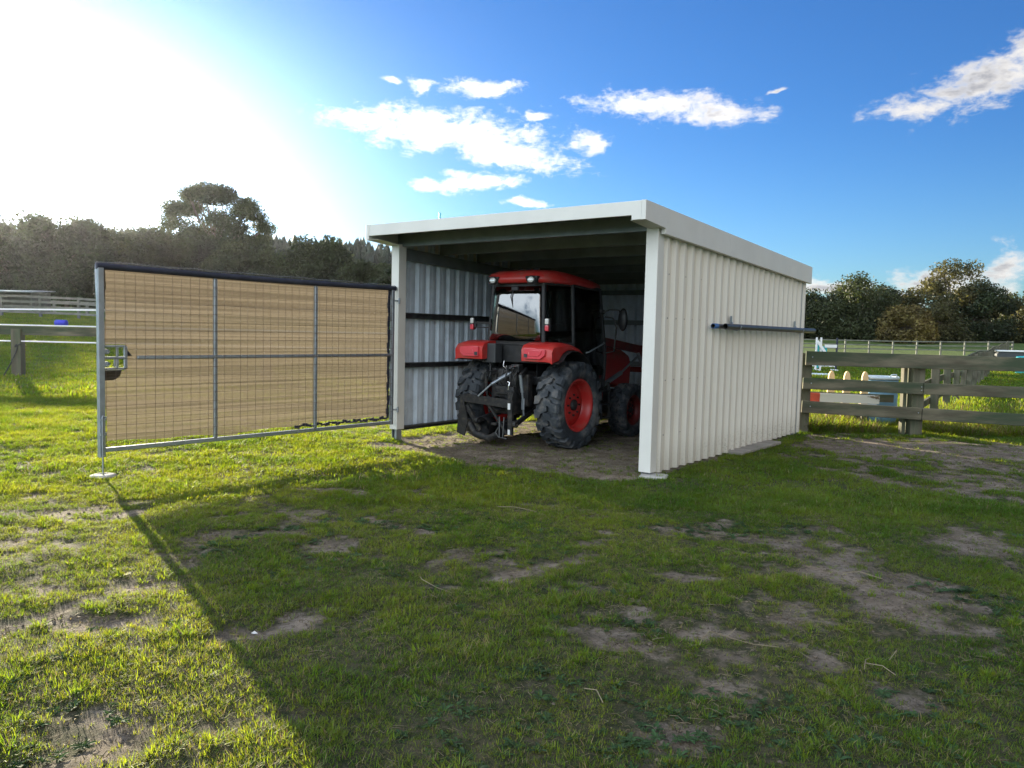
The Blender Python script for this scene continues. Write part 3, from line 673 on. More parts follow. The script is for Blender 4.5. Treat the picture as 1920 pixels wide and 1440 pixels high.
wheel('front_wheel', .66, 1.78, .420, .29, .225, 16, 1); wheel('front_wheel', -.66, 1.78, .420, .29, .225, 16, -1)
# fenders: outline in (y, z), swept over x with a rounded outer shoulder
for s in (1, -1):
    outer = [(-.66, 1.215), (-.665, 1.37), (-.62, 1.43), (-.50, 1.462), (-.35, 1.475), (-.15, 1.455), (.05, 1.40), (.22, 1.30), (.34, 1.17), (.42, 1.02)]
    inner = [(-.60, 1.215), (-.50, 1.235), (-.40, 1.33), (-.28, 1.375), (-.12, 1.375), (.04, 1.325), (.18, 1.235), (.30, 1.12), (.385, 1.00)]
    b = MB(); xs = [(.34, 0), (.74, 0), (.80, -.012), (.835, -.045)]
    # top skin
    vs = []; n = len(outer)
    for x, dz in xs: vs += [(s * x, y, z + dz * (1 if y > -.6 else .6)) for y, z in outer]
    fs = [(i * n + j, (i + 1) * n + j, (i + 1) * n + j + 1, i * n + j + 1) for i in range(len(xs) - 1) for j in range(n - 1)]
    b.add(vs, fs, 0, True)
    # outer lip and underside
    k = len(inner); o_ = [(s * .835, y, z - .045 * (1 if y > -.6 else .6)) for y, z in outer]; i_ = [(s * .835, y, z - .0) for y, z in inner]
    for j in range(n - 1):
        a_, c_ = o_[j], o_[j + 1]; e_, d_ = i_[min(j, k - 1)], i_[min(j + 1, k - 1)]
        b.add([a_, c_, d_, e_], [(0, 1, 2, 3)] if d_ != e_ else [(0, 1, 2)])
    vs = [(s * .34, y, z) for y, z in inner] + [(s * .835, y, z) for y, z in inner]
    b.add(vs, [(j, j + 1, k + j + 1, k + j) for j in range(k - 1)])
    # inner side and bottom of the lamp housing
    b.add([(s * .34, y, z) for y, z in outer[:7]] + [(s * .34, y, z) for y, z in inner[:6]][::-1], [tuple(range(13))])
    b.add([(s * .34, -.66, 1.215), (s * .835, -.66, 1.21), (s * .835, -.60, 1.215), (s * .34, -.60, 1.215)], [(0, 1, 2, 3)])
    fd = P('fender', b, M['red'])
    b = MB(); b.prism([(.40, 1.25), (.66, 1.25), (.73, 1.30), (.74, 1.375), (.50, 1.395), (.40, 1.39)] if s > 0 else [(-.40, 1.25), (-.66, 1.25), (-.73, 1.30), (-.74, 1.375), (-.50, 1.395), (-.40, 1.39)], 'Y', -.690, -.662)
    b.prism([(s * .46, 1.285), (s * .63, 1.285), (s * .68, 1.32), (s * .69, 1.36), (s * .50, 1.372)], 'Y', -.700, -.6895)
    tl = P('tail_light', b, M['red_lens'], fd, .004)
    P('reflector', MB().box((s * .425, -.694, 1.29), (.045, .008, .045)), M['grey_box'], tl) if False else P('reflector', MB().box((s * .43, -.695, 1.29), (.048, .010, .048)), M['grey_box'], fd)
    b = MB(); b.prism([(y, z - .012) for y, z in inner] + [(y, z - .022) for y, z in inner[::-1]], 'X', s * .345, s * .90); P('mudguard_liner', b, M['black'], fd)
# cab
RW = [(-.32, .47), (.10, .665), (.95, .655)]          # (y, half width) at the waist
def cabx(y): return float(np.interp(y, [q[0] for q in RW], [q[1] for q in RW]))
b = MB()
for s in (-1, 1):
    b.bar((s * .475, -.335, 1.40), (s * .43, -.30, 2.30), .055, .055, bev=.01, up=(0, 1, 0))
    b.bar((s * .675, .10, 1.30), (s * .63, .12, 2.29), .05, .06, bev=.01, up=(0, 1, 0))
    b.bar((s * .66, 1.02, 1.30), (s * .61, .88, 2.27), .045, .055, bev=.01, up=(0, 1, 0))
    b.bar((s * .475, -.335, 1.44), (s * .675, .10, 1.44), .04, .06, bev=.01); b.bar((s * .66, 1.02, 1.30), (s * .66, .98, .78), .045, .055, bev=.01, up=(0, 1, 0))
    b.bar((s * .44, -.30, 2.28), (s * .63, .12, 2.28), .05, .05, bev=.01); b.bar((s * .63, .12, 2.27), (s * .61, .88, 2.25), .05, .05, bev=.01)
b.bar((-.48, -.335, 1.45), (.48, -.335, 1.45), .05, .07, bev=.01); b.bar((-.43, -.30, 2.27), (.43, -.30, 2.27), .05, .07, bev=.01)
b.bar((-.61, .88, 2.25), (.61, .88, 2.25), .05, .06, bev=.01); b.bar((-.64, 1.0, 1.38), (.64, 1.0, 1.38), .05, .06, bev=.01)
P('cab_frame', b, M['black'])
def pane(name, q, th, m_, nrm):
    nrm = Vector(nrm).normalized() * th; b = MB(); vs = [Vector(v) for v in q] + [Vector(v) + nrm for v in q]
    b.add(vs, [(0, 1, 2, 3), (7, 6, 5, 4), (0, 4, 5, 1), (1, 5, 6, 2), (2, 6, 7, 3), (3, 7, 4, 0)]); return P(name, b, m_)
b = MB(); N_ = 16; vs = []
for th in (0, .005):
    for t_ in np.linspace(0, 1, 7):
        for u in np.linspace(-1, 1, N_ + 1): vs.append((u * (.445 - .045 * t_), -.367 + .034 * t_ - .030 * (1 - u * u) - .012 * math.sin(math.pi * t_) - th, 1.485 + .75 * t_))
kk = (N_ + 1) * 7
fs = [(o_ + j * (N_ + 1) + i, o_ + j * (N_ + 1) + i + 1, o_ + (j + 1) * (N_ + 1) + i + 1, o_ + (j + 1) * (N_ + 1) + i) for o_ in (0, kk) for j in range(6) for i in range(N_)]
for i in range(N_): fs += [(i, i + 1, kk + i + 1, kk + i), (6 * (N_ + 1) + i, 6 * (N_ + 1) + i + 1, kk + 6 * (N_ + 1) + i + 1, kk + 6 * (N_ + 1) + i)]
for j in range(6): fs += [(j * (N_ + 1), (j + 1) * (N_ + 1), kk + (j + 1) * (N_ + 1), kk + j * (N_ + 1)), (j * (N_ + 1) + N_, (j + 1) * (N_ + 1) + N_, kk + (j + 1) * (N_ + 1) + N_, kk + j * (N_ + 1) + N_)]
b.add(vs, fs, 0, True); rw = P('rear_window', b, M['glass'])
for s in (-1, 1):
    pane('side_window', [(s * .510, -.27, 1.47), (s * .668, .075, 1.47), (s * .622, .09, 2.25), (s * .462, -.255, 2.25)], .005, M['side_glass'], (s, -.35, 0))
    dw = pane('door_glass', [(s * .68, .135, .95), (s * .672, .98, 1.0), (s * .615, .86, 2.24), (s * .635, .15, 2.25)], .005, M['side_glass'], (s, 0, 0))
    b = MB()
    b.box((s * .684, .54, .88), (.012, .80, .13), bev=.004)
    dr_ = P('door', b, M['black']); P('handle', MB().box((s * .700, .19, 1.33), (.03, .14, .035), bev=.008), M['black'], dr_)
pane('windscreen', [(-.625, 1.02, 1.42), (.625, 1.02, 1.42), (.58, .89, 2.22), (-.58, .89, 2.22)], .005, M['side_glass'], (0, 1, 0))
P('door_grab_rail', MB().tube([(.705, .40, 1.33), (.74, .42, 1.34), (.74, .86, 1.47), (.70, .90, 1.48)], .012, 6), M['galv'])
# roof: stacked outlines give the domed shell
def roof_ring(sc, z, dz_front):
    o = [(-.30, -.455), (-.47, -.40), (-.60, -.22), (-.665, .02), (-.665, .60), (-.60, .93), (-.35, 1.02), (.35, 1.02), (.60, .93), (.665, .60), (.665, .02), (.60, -.22), (.47, -.40), (.30, -.455)]
    cy = .28; return [(x * sc, cy + (y - cy) * sc, z - dz_front * max(0, (y + .2)) * .07) for x, y in o]
rings = [roof_ring(.955, 2.285, .6), roof_ring(.99, 2.300, .6), roof_ring(1.0, 2.335, .6), roof_ring(.985, 2.385, .8), roof_ring(.93, 2.430, 1.0), roof_ring(.80, 2.462, 1.0), roof_ring(.50, 2.478, 1.0)]
b = MB(); n = 14; vs = [v for r in rings for v in r]
b.add(vs, [(i * n + j, i * n + (j + 1) % n, (i + 1) * n + (j + 1) % n, (i + 1) * n + j) for i in range(len(rings) - 1) for j in range(n)], 0, True)
b.add(rings[-1], [tuple(range(n))], 0, True); b.add(rings[0], [tuple(range(n))[::-1]])
roof = P('cab_roof', b, M['red'])
for x in (-.33, .33):
    b = MB(); b.revolve([(-.02, .078), (-.055, .074), (-.060, .055), (-.02, .05)], 20, 'Y', (0, 0, 0)); b.box((0, .01, .045), (.20, .11, .05), bev=.015); b.prism([(-.10, .04), (.10, .04), (.065, -.075), (-.065, -.075)], 'Y', -.03, .06)
    for i, v in enumerate(b.v): b.v[i] = (v[0] * 1.0 + x, v[1] - .425, v[2] * .72 + 2.322)
    wl = P('work_light', b, M['black'], roof)
    b = MB(); b.revolve([(-.050, .0), (-.054, .03), (-.048, .062), (-.03, .066)], 20, 'Y')
    for i, v in enumerate(b.v): b.v[i] = (v[0] * 1.05 + x, v[1] - .432, v[2] * .62 + 2.320)
    P('lens', b, M['white_lens'], wl)
    b = MB(); b.box((x, -.487, 2.322), (.085, .006, .016), bev=.002); P('reflector_bar', b, M['chrome'], wl)
for x, y in ((-.40, .98), (.40, .98)): P('front_light', MB().box((x, y, 2.26), (.14, .10, .09), bev=.02), M['black'], roof)
# signal lamps on side stalks: clear above, red below
for x, s in ((-.775, -1), (.545, 1)):
    b = MB(); b.box((x - s * .03, -.335, 1.70), (.05, .05, .10), bev=.012)
    b.bar((s * .46, -.33, 1.725), (x - s * .02, -.335, 1.725), .028, .028) if s < 0 else b.bar((.46, -.33, 1.70), (x, -.335, 1.70), .02, .03)
    b.bar((s * .47, -.33, 1.66), (x - s * .02, -.335, 1.66), .018, .018) if s < 0 else None
    b.box((x, -.335, 1.71), (.066, .05, .175), bev=.022); st = P('signal_stalk', b, M['black'])
    b = MB(); b.box((x, -.372, 1.755), (.060, .035, .080), bev=.022); P('indicator_lens', b, M['white_lens'], st)
    b = MB(); b.box((x, -.372, 1.665), (.060, .035, .080), bev=.022); P('stop_lens', b, M['red_lens'], st)
P('wiper', MB().tube([(-.02, -.375, 2.20), (-.06, -.40, 2.10), (-.02, -.385, 1.93)], .008, 6).box((-.01, -.36, 2.21), (.12, .05, .06), bev=.01), M['black'])
# things seen through the glass
b = MB(); b.box((0, .12, 1.30), (.50, .46, .12), bev=.05); b.box((0, -.10, 1.58), (.48, .12, .50), rot_xyz(-.12), bev=.05); b.box((0, -.13, 1.90), (.26, .09, .16), bev=.04); P('driver_seat', b, M['seat'])
b = MB(); b.revolve([(0, .16), (.012, .175), (.024, .16), (.012, .145)], 20, 'Z', (0, 0, 0), closed=True)
for i, v in enumerate(b.v): q = rot_xyz(.9) @ Vector(v); b.v[i] = (q.x, q.y + .68, q.z + 1.62)
b.tube([(0, .68, 1.62), (0, .92, 1.30)], .025, 8); b.box((0, .90, 1.34), (.40, .16, .22), bev=.04); P('steering_wheel', b, M['black'])
# lower cab rear panel, toolbox, platform, steps
b = MB(); b.box((0, -.30, 1.30), (.70, .10, .25), bev=.01); b.box((0, .35, .93), (1.20, 1.25, .12), bev=.02); b.prism([(-.28, 1.20), (-.28, .86), (.95, .86), (.95, 1.38), (.55, 1.38), (.10, 1.40), (-.25, 1.42)], 'X', -.335, -.33)
b.prism([(-.28, 1.20), (-.28, .86), (.95, .86), (.95, 1.38), (.55, 1.38), (.10, 1.40), (-.25, 1.42)], 'X', .33, .335); P('cab_floor', b, M['black'])
P('valve_box', MB().box((-.315, -.47, 1.30), (.24, .16, .27), bev=.014), M['grey_box'])
P('licence_lamp', MB().box((.26, -.46, 1.285), (.09, .03, .035), bev=.005), M['paper'])
for s in (-1, 1):
    b = MB()
    for k in range(3): b.box((s * (.74 - .0 * k), .78, .38 + .2 * k), (.22, .26, .025))
    b.bar((s * .84, .66, .36), (s * .80, .66, .90), .02, .03); b.bar((s * .84, .90, .36), (s * .80, .90, .90), .02, .03); P('cab_step', b, M['black'])
# driveline
b = MB(); b.box((0, .35, .66), (.36, 1.9, .40), bev=.05); b.box((0, -.10, .80), (.46, .55, .50), bev=.06); b.revolve([(-.50, .11), (-.40, .15), (-.24, .17), (.24, .17), (.40, .15), (.50, .11)], 20, 'X', (0, 0, .61))
b.box((0, -.42, .95), (.34, .22, .28), bev=.04); b.box((.14, -.48, 1.10), (.14, .12, .12), bev=.02)
P('transmission', b, M['cast'])
b = MB(); b.box((0, 1.55, .62), (.34, 1.1, .34), bev=.04); b.revolve([(-.55, .07), (-.3, .08), (.3, .08), (.55, .07)], 14, 'X', (0, 1.78, .42)); P('front_axle', b, M['cast'])
b = MB(); prof = [(1.02, .86), (1.02, 1.40), (1.5, 1.43), (2.2, 1.36), (2.48, 1.26), (2.55, 1.10), (2.52, .70), (1.9, .78)]
b.prism(prof, 'X', -.30, .30); P('bonnet', b, M['red'], bevel=.05)
b = MB(); b.box((0, 2.555, .98), (.42, .02, .36), bev=.01)
for k in range(5): b.box((0, 2.57, .84 + .07 * k), (.40, .015, .02))
P('grille', b, M['black'])
b = MB(); b.tube([(.36, 1.06, 1.1), (.42, 1.06, 1.35), (.42, 1.06, 1.95)], [.05, .04, .035], 10); P('exhaust_pipe', b, M['black'])
# mirror on an arm
b = MB(); b.tube([(.63, .90, 1.90), (.72, 1.0, 1.96), (.86, 1.05, 1.96), (.90, 1.05, 1.84)], .012, 6); b.box((.62, .93, 1.93), (.09, .10, .07), bev=.02)
b.revolve([(-.012, .0), (-.012, .095), (.018, .11), (.03, .08), (.035, 0)], 20, 'Y', (0, 0, 0))
k = 20 * 5
for i in range(len(b.v) - k, len(b.v)): v = b.v[i]; b.v[i] = (v[0] * .7 + .92, v[1] + 1.05, v[2] * 1.55 + 1.82)
P('wing_mirror', b, M['black'])
b = MB(); b.tube([(.66, .98, 1.86), (.78, 1.02, 1.84), (.83, 1.04, 1.70), (.80, 1.04, 1.35), (.68, 1.0, 1.32)], .013, 8); P('grab_bar', b, M['black'])
# front loader
for s in (-1, 1):
    b = MB(); b.bar((s * .50, 1.12, .60), (s * .52, 1.16, 1.46), .09, .16, bev=.01, up=(0, 1, 0)); b.bar((s * .36, 1.15, .62), (s * .52, 1.15, .62), .12, .14); P('loader_mast', b, M['shaded_red'])
for s in (-1, 1):
    b = MB(); b.bar((s * .52, 1.10, 1.50), (s * .55, 2.35, 1.36), .085, .13, bev=.012); b.bar((s * .55, 2.30, 1.40), (s * .55, 3.02, .52), .085, .13, bev=.012)
    la = P('loader_arm', b, M['shaded_red'])
    P('hydraulic_ram', MB().tube([(s * .52, 1.22, .82), (s * .54, 1.75, 1.00)], .036, 10).tube([(s * .54, 1.75, 1.00), (s * .55, 2.25, 1.24)], .018, 8), M['galv'], la)
    P('hydraulic_ram', MB().tube([(s * .62, 2.15, 1.30), (s * .62, 2.50, .88)], .030, 10).tube([(s * .62, 2.5, .88), (s * .62, 2.74, .60)], .016, 8), M['galv'], la)
P('arm_cross_tube', MB().tube([(-.55, 2.62, 1.02), (.55, 2.62, 1.02)], .045, 12), M['shaded_red'])
b = MB(); cu = [(2.98, .62), (2.95, .22), (3.05, .10), (3.55, .10), (3.62, .12), (3.10, .14), (3.02, .24), (3.05, .64)]
b.prism(cu, 'X', -.82, .82); b.prism([(2.98, .62), (2.95, .2), (3.05, .10), (3.6, .11), (3.25, .50), (3.05, .64)], 'X', .80, .82); b.prism([(2.98, .62), (2.95, .2), (3.05, .10), (3.6, .11), (3.25, .50), (3.05, .64)], 'X', -.82, -.80)
P('loader_bucket', b, M['cast'])
# three point hitch with drawn-up quick hitch frame
for s in (-1, 1):
    b = MB(); b.bar((s * .22, -.18, .50), (s * .33, -.74, .36), .03, .075, bev=.006); b.revolve([(-.03, .045), (.03, .045), (.03, .02), (-.03, .02)], 12, 'X', (s * .33, -.76, .36), closed=True); P('lower_link', b, M['cast'])
    b = MB(); b.bar((s * .17, -.30, 1.08), (s * .30, -.62, 1.00), .05, .07, bev=.01); P('lift_arm', b, M['cast'])
    b = MB(); b.tube([(s * .30, -.62, 1.02), (s * .31, -.58, .78)], .024, 8); b.tube([(s * .31, -.58, .78), (s * .30, -.52, .46)], .015, 8); b.box((s * .305, -.55, .62), (.05, .03, .16), bev=.008); P('lift_rod', b, M['galv'] if s > 0 else M['cast'])
b = MB(); b.tube([(.13, -.44, 1.10), (-.10, -.74, .88)], .022, 8); b.tube([(.05, -.55, 1.02), (-.04, -.66, .94)], .032, 8); b.tube([(-.10, -.74, .88), (-.30, -.78, .70)], .014, 8); P('top_link', b, M['galv'])
b = MB(); b.bar((-.60, -.72, .66), (.24, -.72, .62), .05, .12, bev=.008); b.bar((.22, -.72, .80), (.23, -.72, .20), .075, .05, bev=.006, up=(0, 1, 0))
b.bar((-.62, -.72, .70), (-.64, -.72, .20), .075, .05, bev=.006, up=(0, 1, 0)); b.bar((-.20, -.72, .64), (.18, -.74, .22), .03, .03); b.bar((-.55, -.72, .55), (-.30, -.72, .22), .03, .06)
P('hitch_crossbar', b, M['cast'])
b = MB(); b.prism([(-.66, .50), (-.56, .56), (-.50, .34), (-.56, .12), (-.70, .16)], 'Y', -.76, -.74); b.tube([(-.52, -.70, .30), (-.38, -.72, .16), (-.15, -.70, .12), (.02, -.70, .20)], .05, 10); b.revolve([(-.10, .16), (.10, .16), (.12, .05)], 16, 'Y', (-.30, -.62, .25)); P('hitch_coupler', b, M['cast'])
b = MB(); b.tube([(.05, -.74, .44), (.07, -.76, .16), (.20, -.76, .15)], .012, 6); b.tube([(.13, -.74, .44), (.13, -.76, .16)], .010, 6); b.tube([(.04, -.74, .30), (.00, -.76, .22), (.07, -.76, .15)], .010, 6); P('stabiliser_chain', b, M['dark_steel'])
P('rating_sticker', MB().box((.225, -.762, .595), (.042, .003, .085)), M['paper']); P('rating_sticker', MB().box((.232, -.762, .245), (.038, .003, .07)), M['paper'])
P('hitch_pin', MB().tube([(.215, -.77, .86), (.235, -.77, .92), (.20, -.77, .93)], .011, 6).tube([(.215, -.77, .86), (.215, -.77, .82)], .009, 6), M['chrome'])
b = MB(); b.revolve([(-.12, .10), (0, .09), (0, .03), (.05, .03)][::-1], 14, 'Y', (0, -.62, .62)); b.box((0, -.58, .76), (.24, .18, .02)); P('pto_guard', b, M['black'])
b = MB()
for i, (x, y0) in enumerate(((.02, -.46), (.08, -.48), (.14, -.50), (.20, -.50))):
    b.tube([(x, -.50, 1.12), (x - .03, -.60, 1.08 - .03 * i), (x - .07 + .03 * i, -.62, .92), (x - .02, -.55, .80), (x + .04, -.48, .72)], .011, 6)
b.tube([(-.32, -.5, 1.18), (-.25, -.58, 1.0), (-.36, -.56, .82), (-.30, -.45, .70)], .012, 6); b.tube([(.12, -.7, .62), (.26, -.74, .70), (.28, -.74, .82), (.12, -.70, .90)], .008, 6)
P('hydraulic_hose', b, M['black'])
b = MB()
for x in (.06, .12, .18): b.revolve([(-.05, .022), (-.03, .026), (0, .018), (.02, .018)], 10, 'Y', (x, -.58, 1.10 + .02 * (x > .1)), smooth=False)
b.tube([(-.02, -.57, 1.20), (-.01, -.60, 1.13), (.03, -.60, 1.10), (.05, -.60, 1.14)], .007, 6); P('hose_coupling', b, M['chrome'])
b = MB(); b.box((.02, -.40, .74), (.52, .06, .34), bev=.02); b.box((.28, -.42, .80), (.10, .12, .44), bev=.02); b.box((-.26, -.44, .84), (.08, .10, .50), bev=.02); P('hitch_bracket', b, M['cast'])
P('drawbar', MB().box((0, -.56, .34), (.09, .50, .035), bev=.006), M['cast'])
# green jug hung on the right-hand girt
jq = sp(-.16, 2.55, 1.42); t = thing('plastic_jug', 'bright green plastic jug hanging inside the shed beside the front post', 'jug', jq, -YAW)
b = MB(); b.box((0, 0, .12), (.14, .20, .24), bev=.03); b.revolve([(.24, .03), (.29, .028), (.29, 0)], 12, 'Z', (0, .05, 0)); b.build('body', M['lime'], t); MB().tube([(0, -.02, .23), (0, -.06, .30), (0, .0, .36), (.06, .0, .37), (.11, 0, .36)], .010, 6).build('handle', M['lime'], t)

# ------------------------------------------------------------------ fences
def post(parent, x, y, top, w=.2, d=.2, m_='timber_v', rz=0.0, z0=None, name='post', round_=False):
    zb = (Z(x, y) if z0 is None else z0) - .25; b = MB()
    px, py = parent.location.x, parent.location.y
    if round_: b.revolve([(zb, 0), (zb, w / 2), (top - .01, w / 2 * .94), (top, w / 2 * .7), (top, 0)], 10, 'Z', (x - px, y - py, -parent.location.z))
    else: b.box((x - px, y - py, (zb + top) / 2 - parent.location.z), (w, d, top - zb), rot_xyz(random.uniform(-.012, .012), random.uniform(-.012, .012), rz), bev=.008)
    return b.build(name, M[m_], parent)
def rail(parent, a, c, h=.15, t=.05, m_='timber', sag=0.0, name='rail', bev=.006):
    L = parent.location; b = MB(); a = Vector(a) - L; c = Vector(c) - L
    n = 5 if sag else 1; pts = [a.lerp(c, i / n) - Vector((0, 0, sag * math.sin(math.pi * i / n))) for i in range(n + 1)]
    for i in range(n): b.bar(pts[i], pts[i + 1], t, h, bev=bev)
    return b.build(name, M[m_], parent)
def fy(x): return 13.20 - .0467 * (x - 4.97)
f1 = thing('post_and_rail_fence', 'thick weathered three-rail timber fence joined to the back corner of the shed', 'fence', (4.97, 13.2, 0))
post(f1, 4.99, 13.34, 1.36, .20, .16); post(f1, 6.86, 13.24, 1.30, .205, .20); post(f1, 6.69, 13.30, 1.30, .06, .12)
post(f1, 9.9, 13.05, 1.26, .2, .2); post(f1, 12.9, 12.9, 1.2, .2, .2)
for zl, zm, zr, h in ((1.279, 1.270, 1.25, .235), (.855, .815, .775, .19), (.462, .392, .29, .20)):
    t = .05
    if h == .235: rail(f1, (4.92, fy(4.92) - .10, zl), (9.9, fy(9.9) - .10, zr), h, t); rail(f1, (9.91, fy(9.9) - .10, zr), (12.95, fy(12.95) - .10, zr - .04), h, t)
    else: rail(f1, (4.89, fy(4.89) - .10, zl), (6.86, fy(6.86) - .10, zm), h, t); rail(f1, (6.87, fy(6.87) - .10, zm), (9.9, fy(9.9) - .10, zr), h, t); rail(f1, (9.91, fy(9.91) - .1, zr), (12.95, fy(12.95) - .10, zr - .04), h, t)
for x_, z in ((6.83, .845), (6.83, .79), (6.80, .41), (5.02, 1.30), (5.02, .86), (5.02, .47)): MB().revolve([(0, .011), (-.006, .009), (-.006, 0)], 8, 'Y', (x_ - 4.97, fy(x_) - .127 - 13.2, z), smooth=False).build('bolt_head', M['galv'], f1)
# the run that goes away from it
f2 = thing('paddock_divider_fence', 'long timber fence running away from the near rails into the distance', 'fence', (7.05, 13.5, 0))
prev = None
for n in range(0, 26):
    y = 13.5 + 2.4 * n; x = 7.05 + .659 * 2.4 * n; top = Z(x, y) + 1.24 + .05 * math.sin(n * 1.1)
    if n: post(f2, x, y, top - .05, .15, .15, rz=-.58)
    if prev:
        for dz, h in ((-.10, .15), (-.50, .13), (-.88, .13)):
            a = Vector((prev[0] - .08, prev[1] + .05, prev[2] + dz)); c = Vector((x - .08, y + .05, top + dz)); rail(f2, a, c, h, .045, bev=0)
    prev = (x, y, top)
# far arena fence on the right
def far_fence(name_label, pts, n_rails, hpost, spacing, m_='timber_far', wp=.13, rh=.10, loc=None, base=None, rails=None, group=None):
    t = thing('post_and_rail_fence', name_label, 'fence', (pts[0][0], pts[0][1], 0), 0, group); pr = None
    for (xa, ya), (xb, yb) in zip(pts, pts[1:]):
        L = math.hypot(xb - xa, yb - ya); k = max(1, round(L / spacing))
        for i in range(k + 1):
            x = xa + (xb - xa) * i / k; y = ya + (yb - ya) * i / k; zb = Z(x, y)
            post(t, x, y, zb + hpost + random.uniform(-.03, .03), wp, wp, m_)
            if pr:
                for r in range(n_rails):
                    z = (rails or [hpost - .06 - r * (hpost - .15) / n_rails for r in range(n_rails)])[r]
                    rail(t, (pr[0], pr[1] - .08, pr[2] + z), (x, y - .08, zb + z), rh, .04, m_, bev=0)
            pr = (x, y, zb)
    return t
far_fence('distant grey three-rail fence along the front of the right-hand trees', [(24, 72), (46, 72)], 3, 1.28, 2.2)
far_fence('pale rail fence farthest away, in front of the dark left hedge', [(-62, 74), (-31, 74), (-14, 76)], 2, 1.25, 3.1, wp=.22, rh=.16)
# left near fence: posts, wide timber top rail, two white tapes
f3 = thing('post_and_tape_fence', 'timber rail fence with white electric tapes, its post throwing a shadow across the grass', 'fence', (-14.03, 22.25, 0))
xsf = [-28.0, -21.1, -14.03, -7.0, -.2]
for x in xsf: post(f3, x, 22.25 + .12 * math.sin(x), 1.36, .28, .22, 'timber_v')
for xa, xb in zip(xsf, xsf[1:]):
    rail(f3, (xa, 22.11, 1.315), (xb, 22.11, 1.315), .25, .05)
for z in (1.475, 1.02):
    L = f3.location; b = MB(); b.bar(Vector((-28, 22.06, z - .02)) - L, Vector((-.2, 22.06, z + .01)) - L, .02, .035); b.build('electric_tape', M['tape'], f3)
L = f3.location; b = MB(); b.tube([Vector(q) - L for q in ((-13.98, 22.10, .95), (-13.97, 22.04, .90), (-14.0, 21.98, .7), (-14.12, 21.93, .38), (-14.30, 21.9, .05))], .018, 6)
b.tube([Vector(q) - L for q in ((-13.98, 22.08, .98), (-13.90, 22.02, .93), (-14.04, 22.0, .86), (-13.99, 22.0, .92))], .02, 6); b.build('cable', M['black'], f3)
tp = thing('fence_tape', 'single white tape sloping down towards the gate post behind the rail fence', 'tape', (-20, 34, 0))
b = MB(); b.bar(Vector((-24, 34, 2.05)) - tp.location, Vector((-14.5, 31, 2.10)) - tp.location, .02, .06); b.build('tape', M['tape'], tp)
for x, y in ((-24, 34), (-14.5, 31)): post(tp, x, y, 2.2, .06, .06, 'timber_far')
# stock yards far left
far_fence('grey timber stockyard rails behind the white tape fence', [(-42, 52), (-30, 54), (-22, 52), (-22, 58)], 4, 1.5, 2.4, wp=.16, rh=.15, rails=[1.4, 1.05, .7, .35])
vt = MB(); vt.revolve([(-.32, 0), (-.32, .18), (-.30, .20), (.30, .20), (.32, .18), (.32, 0)], 16, 'X'); o = vt.build('plastic_drum', M['violet']); o.location = (-26.6, 46, Z(-26.6, 46) + .9); o.location.z = Z(-26.6, 46) + .20
tag(o, 'small deep blue drum lying in the field behind the left rail fence', 'drum')
for i, (x, y, w) in enumerate(((-38, 60, 5.0),)):
    t = thing('field_shelter', 'low grey animal shelter far behind the left rail fence', 'shelter', (x, y, Z(x, y)))
    b = MB(); b.box((0, 0, .9), (w, .06, 1.5)); b.box((-w / 2, -1.2, .9), (.06, 2.4, 1.5)); b.box((w / 2, -1.2, .9), (.06, 2.4, 1.5)); b.build('wall', M['timber_far'], t)
    MB().box((0, -1.1, 1.72), (w + .4, 2.9, .08), rot_xyz(.06)).build('roof', M['purlin'], t)
# thin mast behind the shed
t = thing('aerial_mast', 'thin pale blue mast whose tip shows above the shed roof', 'mast', (-1.69, 17.5, Z(-1.69, 17.5)))
MB().tube([(0, 0, -.2), (0, 0, 4.20)], .022, 8).build('pole', M['turq'], t); MB().box((0, 0, .05), (.16, .16, .03)).build('foot', M['galv'], t)

# ------------------------------------------------------------------ jump gear behind the near fence
dx, dy = 6.98, 14.75
t = thing('plastic_drum', 'light blue open-topped plastic drum standing behind the near fence', 'drum', (dx, dy, Z(dx, dy)))
b = MB(); b.revolve([(.0, 0), (.0, .24), (.04, .275), (.12, .295), (.30, .300), (.32, .292), (.34, .300), (.60, .300), (.62, .292), (.64, .300), (.90, .298), (.90, .285), (.10, .275), (.08, 0)], 36, 'Z'); b.build('body', M['drum'], t)
b = MB(); b.revolve([(.875, .300), (.87, .318), (.92, .320), (.93, .305), (.925, .285), (.88, .284)], 36, 'Z', closed=True); b.tube([(.02, -.30, .93), (.05, -.32, .97), (.14, -.30, .97), (.16, -.28, .93)], .014, 6); b.build('rim', M['drum_rim'], t)
def picket(x, y, label):
    z = Z(x, y); t = thing('jump_picket', label, 'picket', (x, y, z), -.1, 'rounded pale pickets of a horse jump')
    w = .052; pts = [(-w * 1.25, 0), (-w * 1.2, .70), (-w * 1.05, .84)] + [(w * 1.05 * math.cos(a), .86 + .15 * math.sin(a)) for a in np.linspace(math.pi, 0, 9)] + [(w * 1.05, .84), (w * 1.2, .70), (w * 1.25, 0)]
    b = MB(); b.prism(pts, 'Y', -.02, .05); b.build('board', M['pale_wood'], t, bevel=.004)
    b = MB(); b.box((0, .07, .25), (.14, .05, .5)); b.build('stand', M['plank'], t)
picket(5.99, 14.62, 'rounded pale timber picket nearest the shed, behind the near fence'); picket(6.24, 14.52, 'rounded pale timber picket second from the shed, the shortest of three'); picket(6.62, 14.62, 'rounded pale timber picket touching the left side of the blue drum')
def board(name, label, a, c, h, t, segs, z):
    a = Vector((*a, z)); c = Vector((*c, z - .03)); o = thing(name, label, 'jump board', (a.x, a.y, 0))
    for (f0, f1, mk) in segs:
        b = MB(); b.bar(a.lerp(c, f0) - o.location, a.lerp(c, f1) - o.location, t, h, bev=.004); b.build('painted_section', M[mk], o)
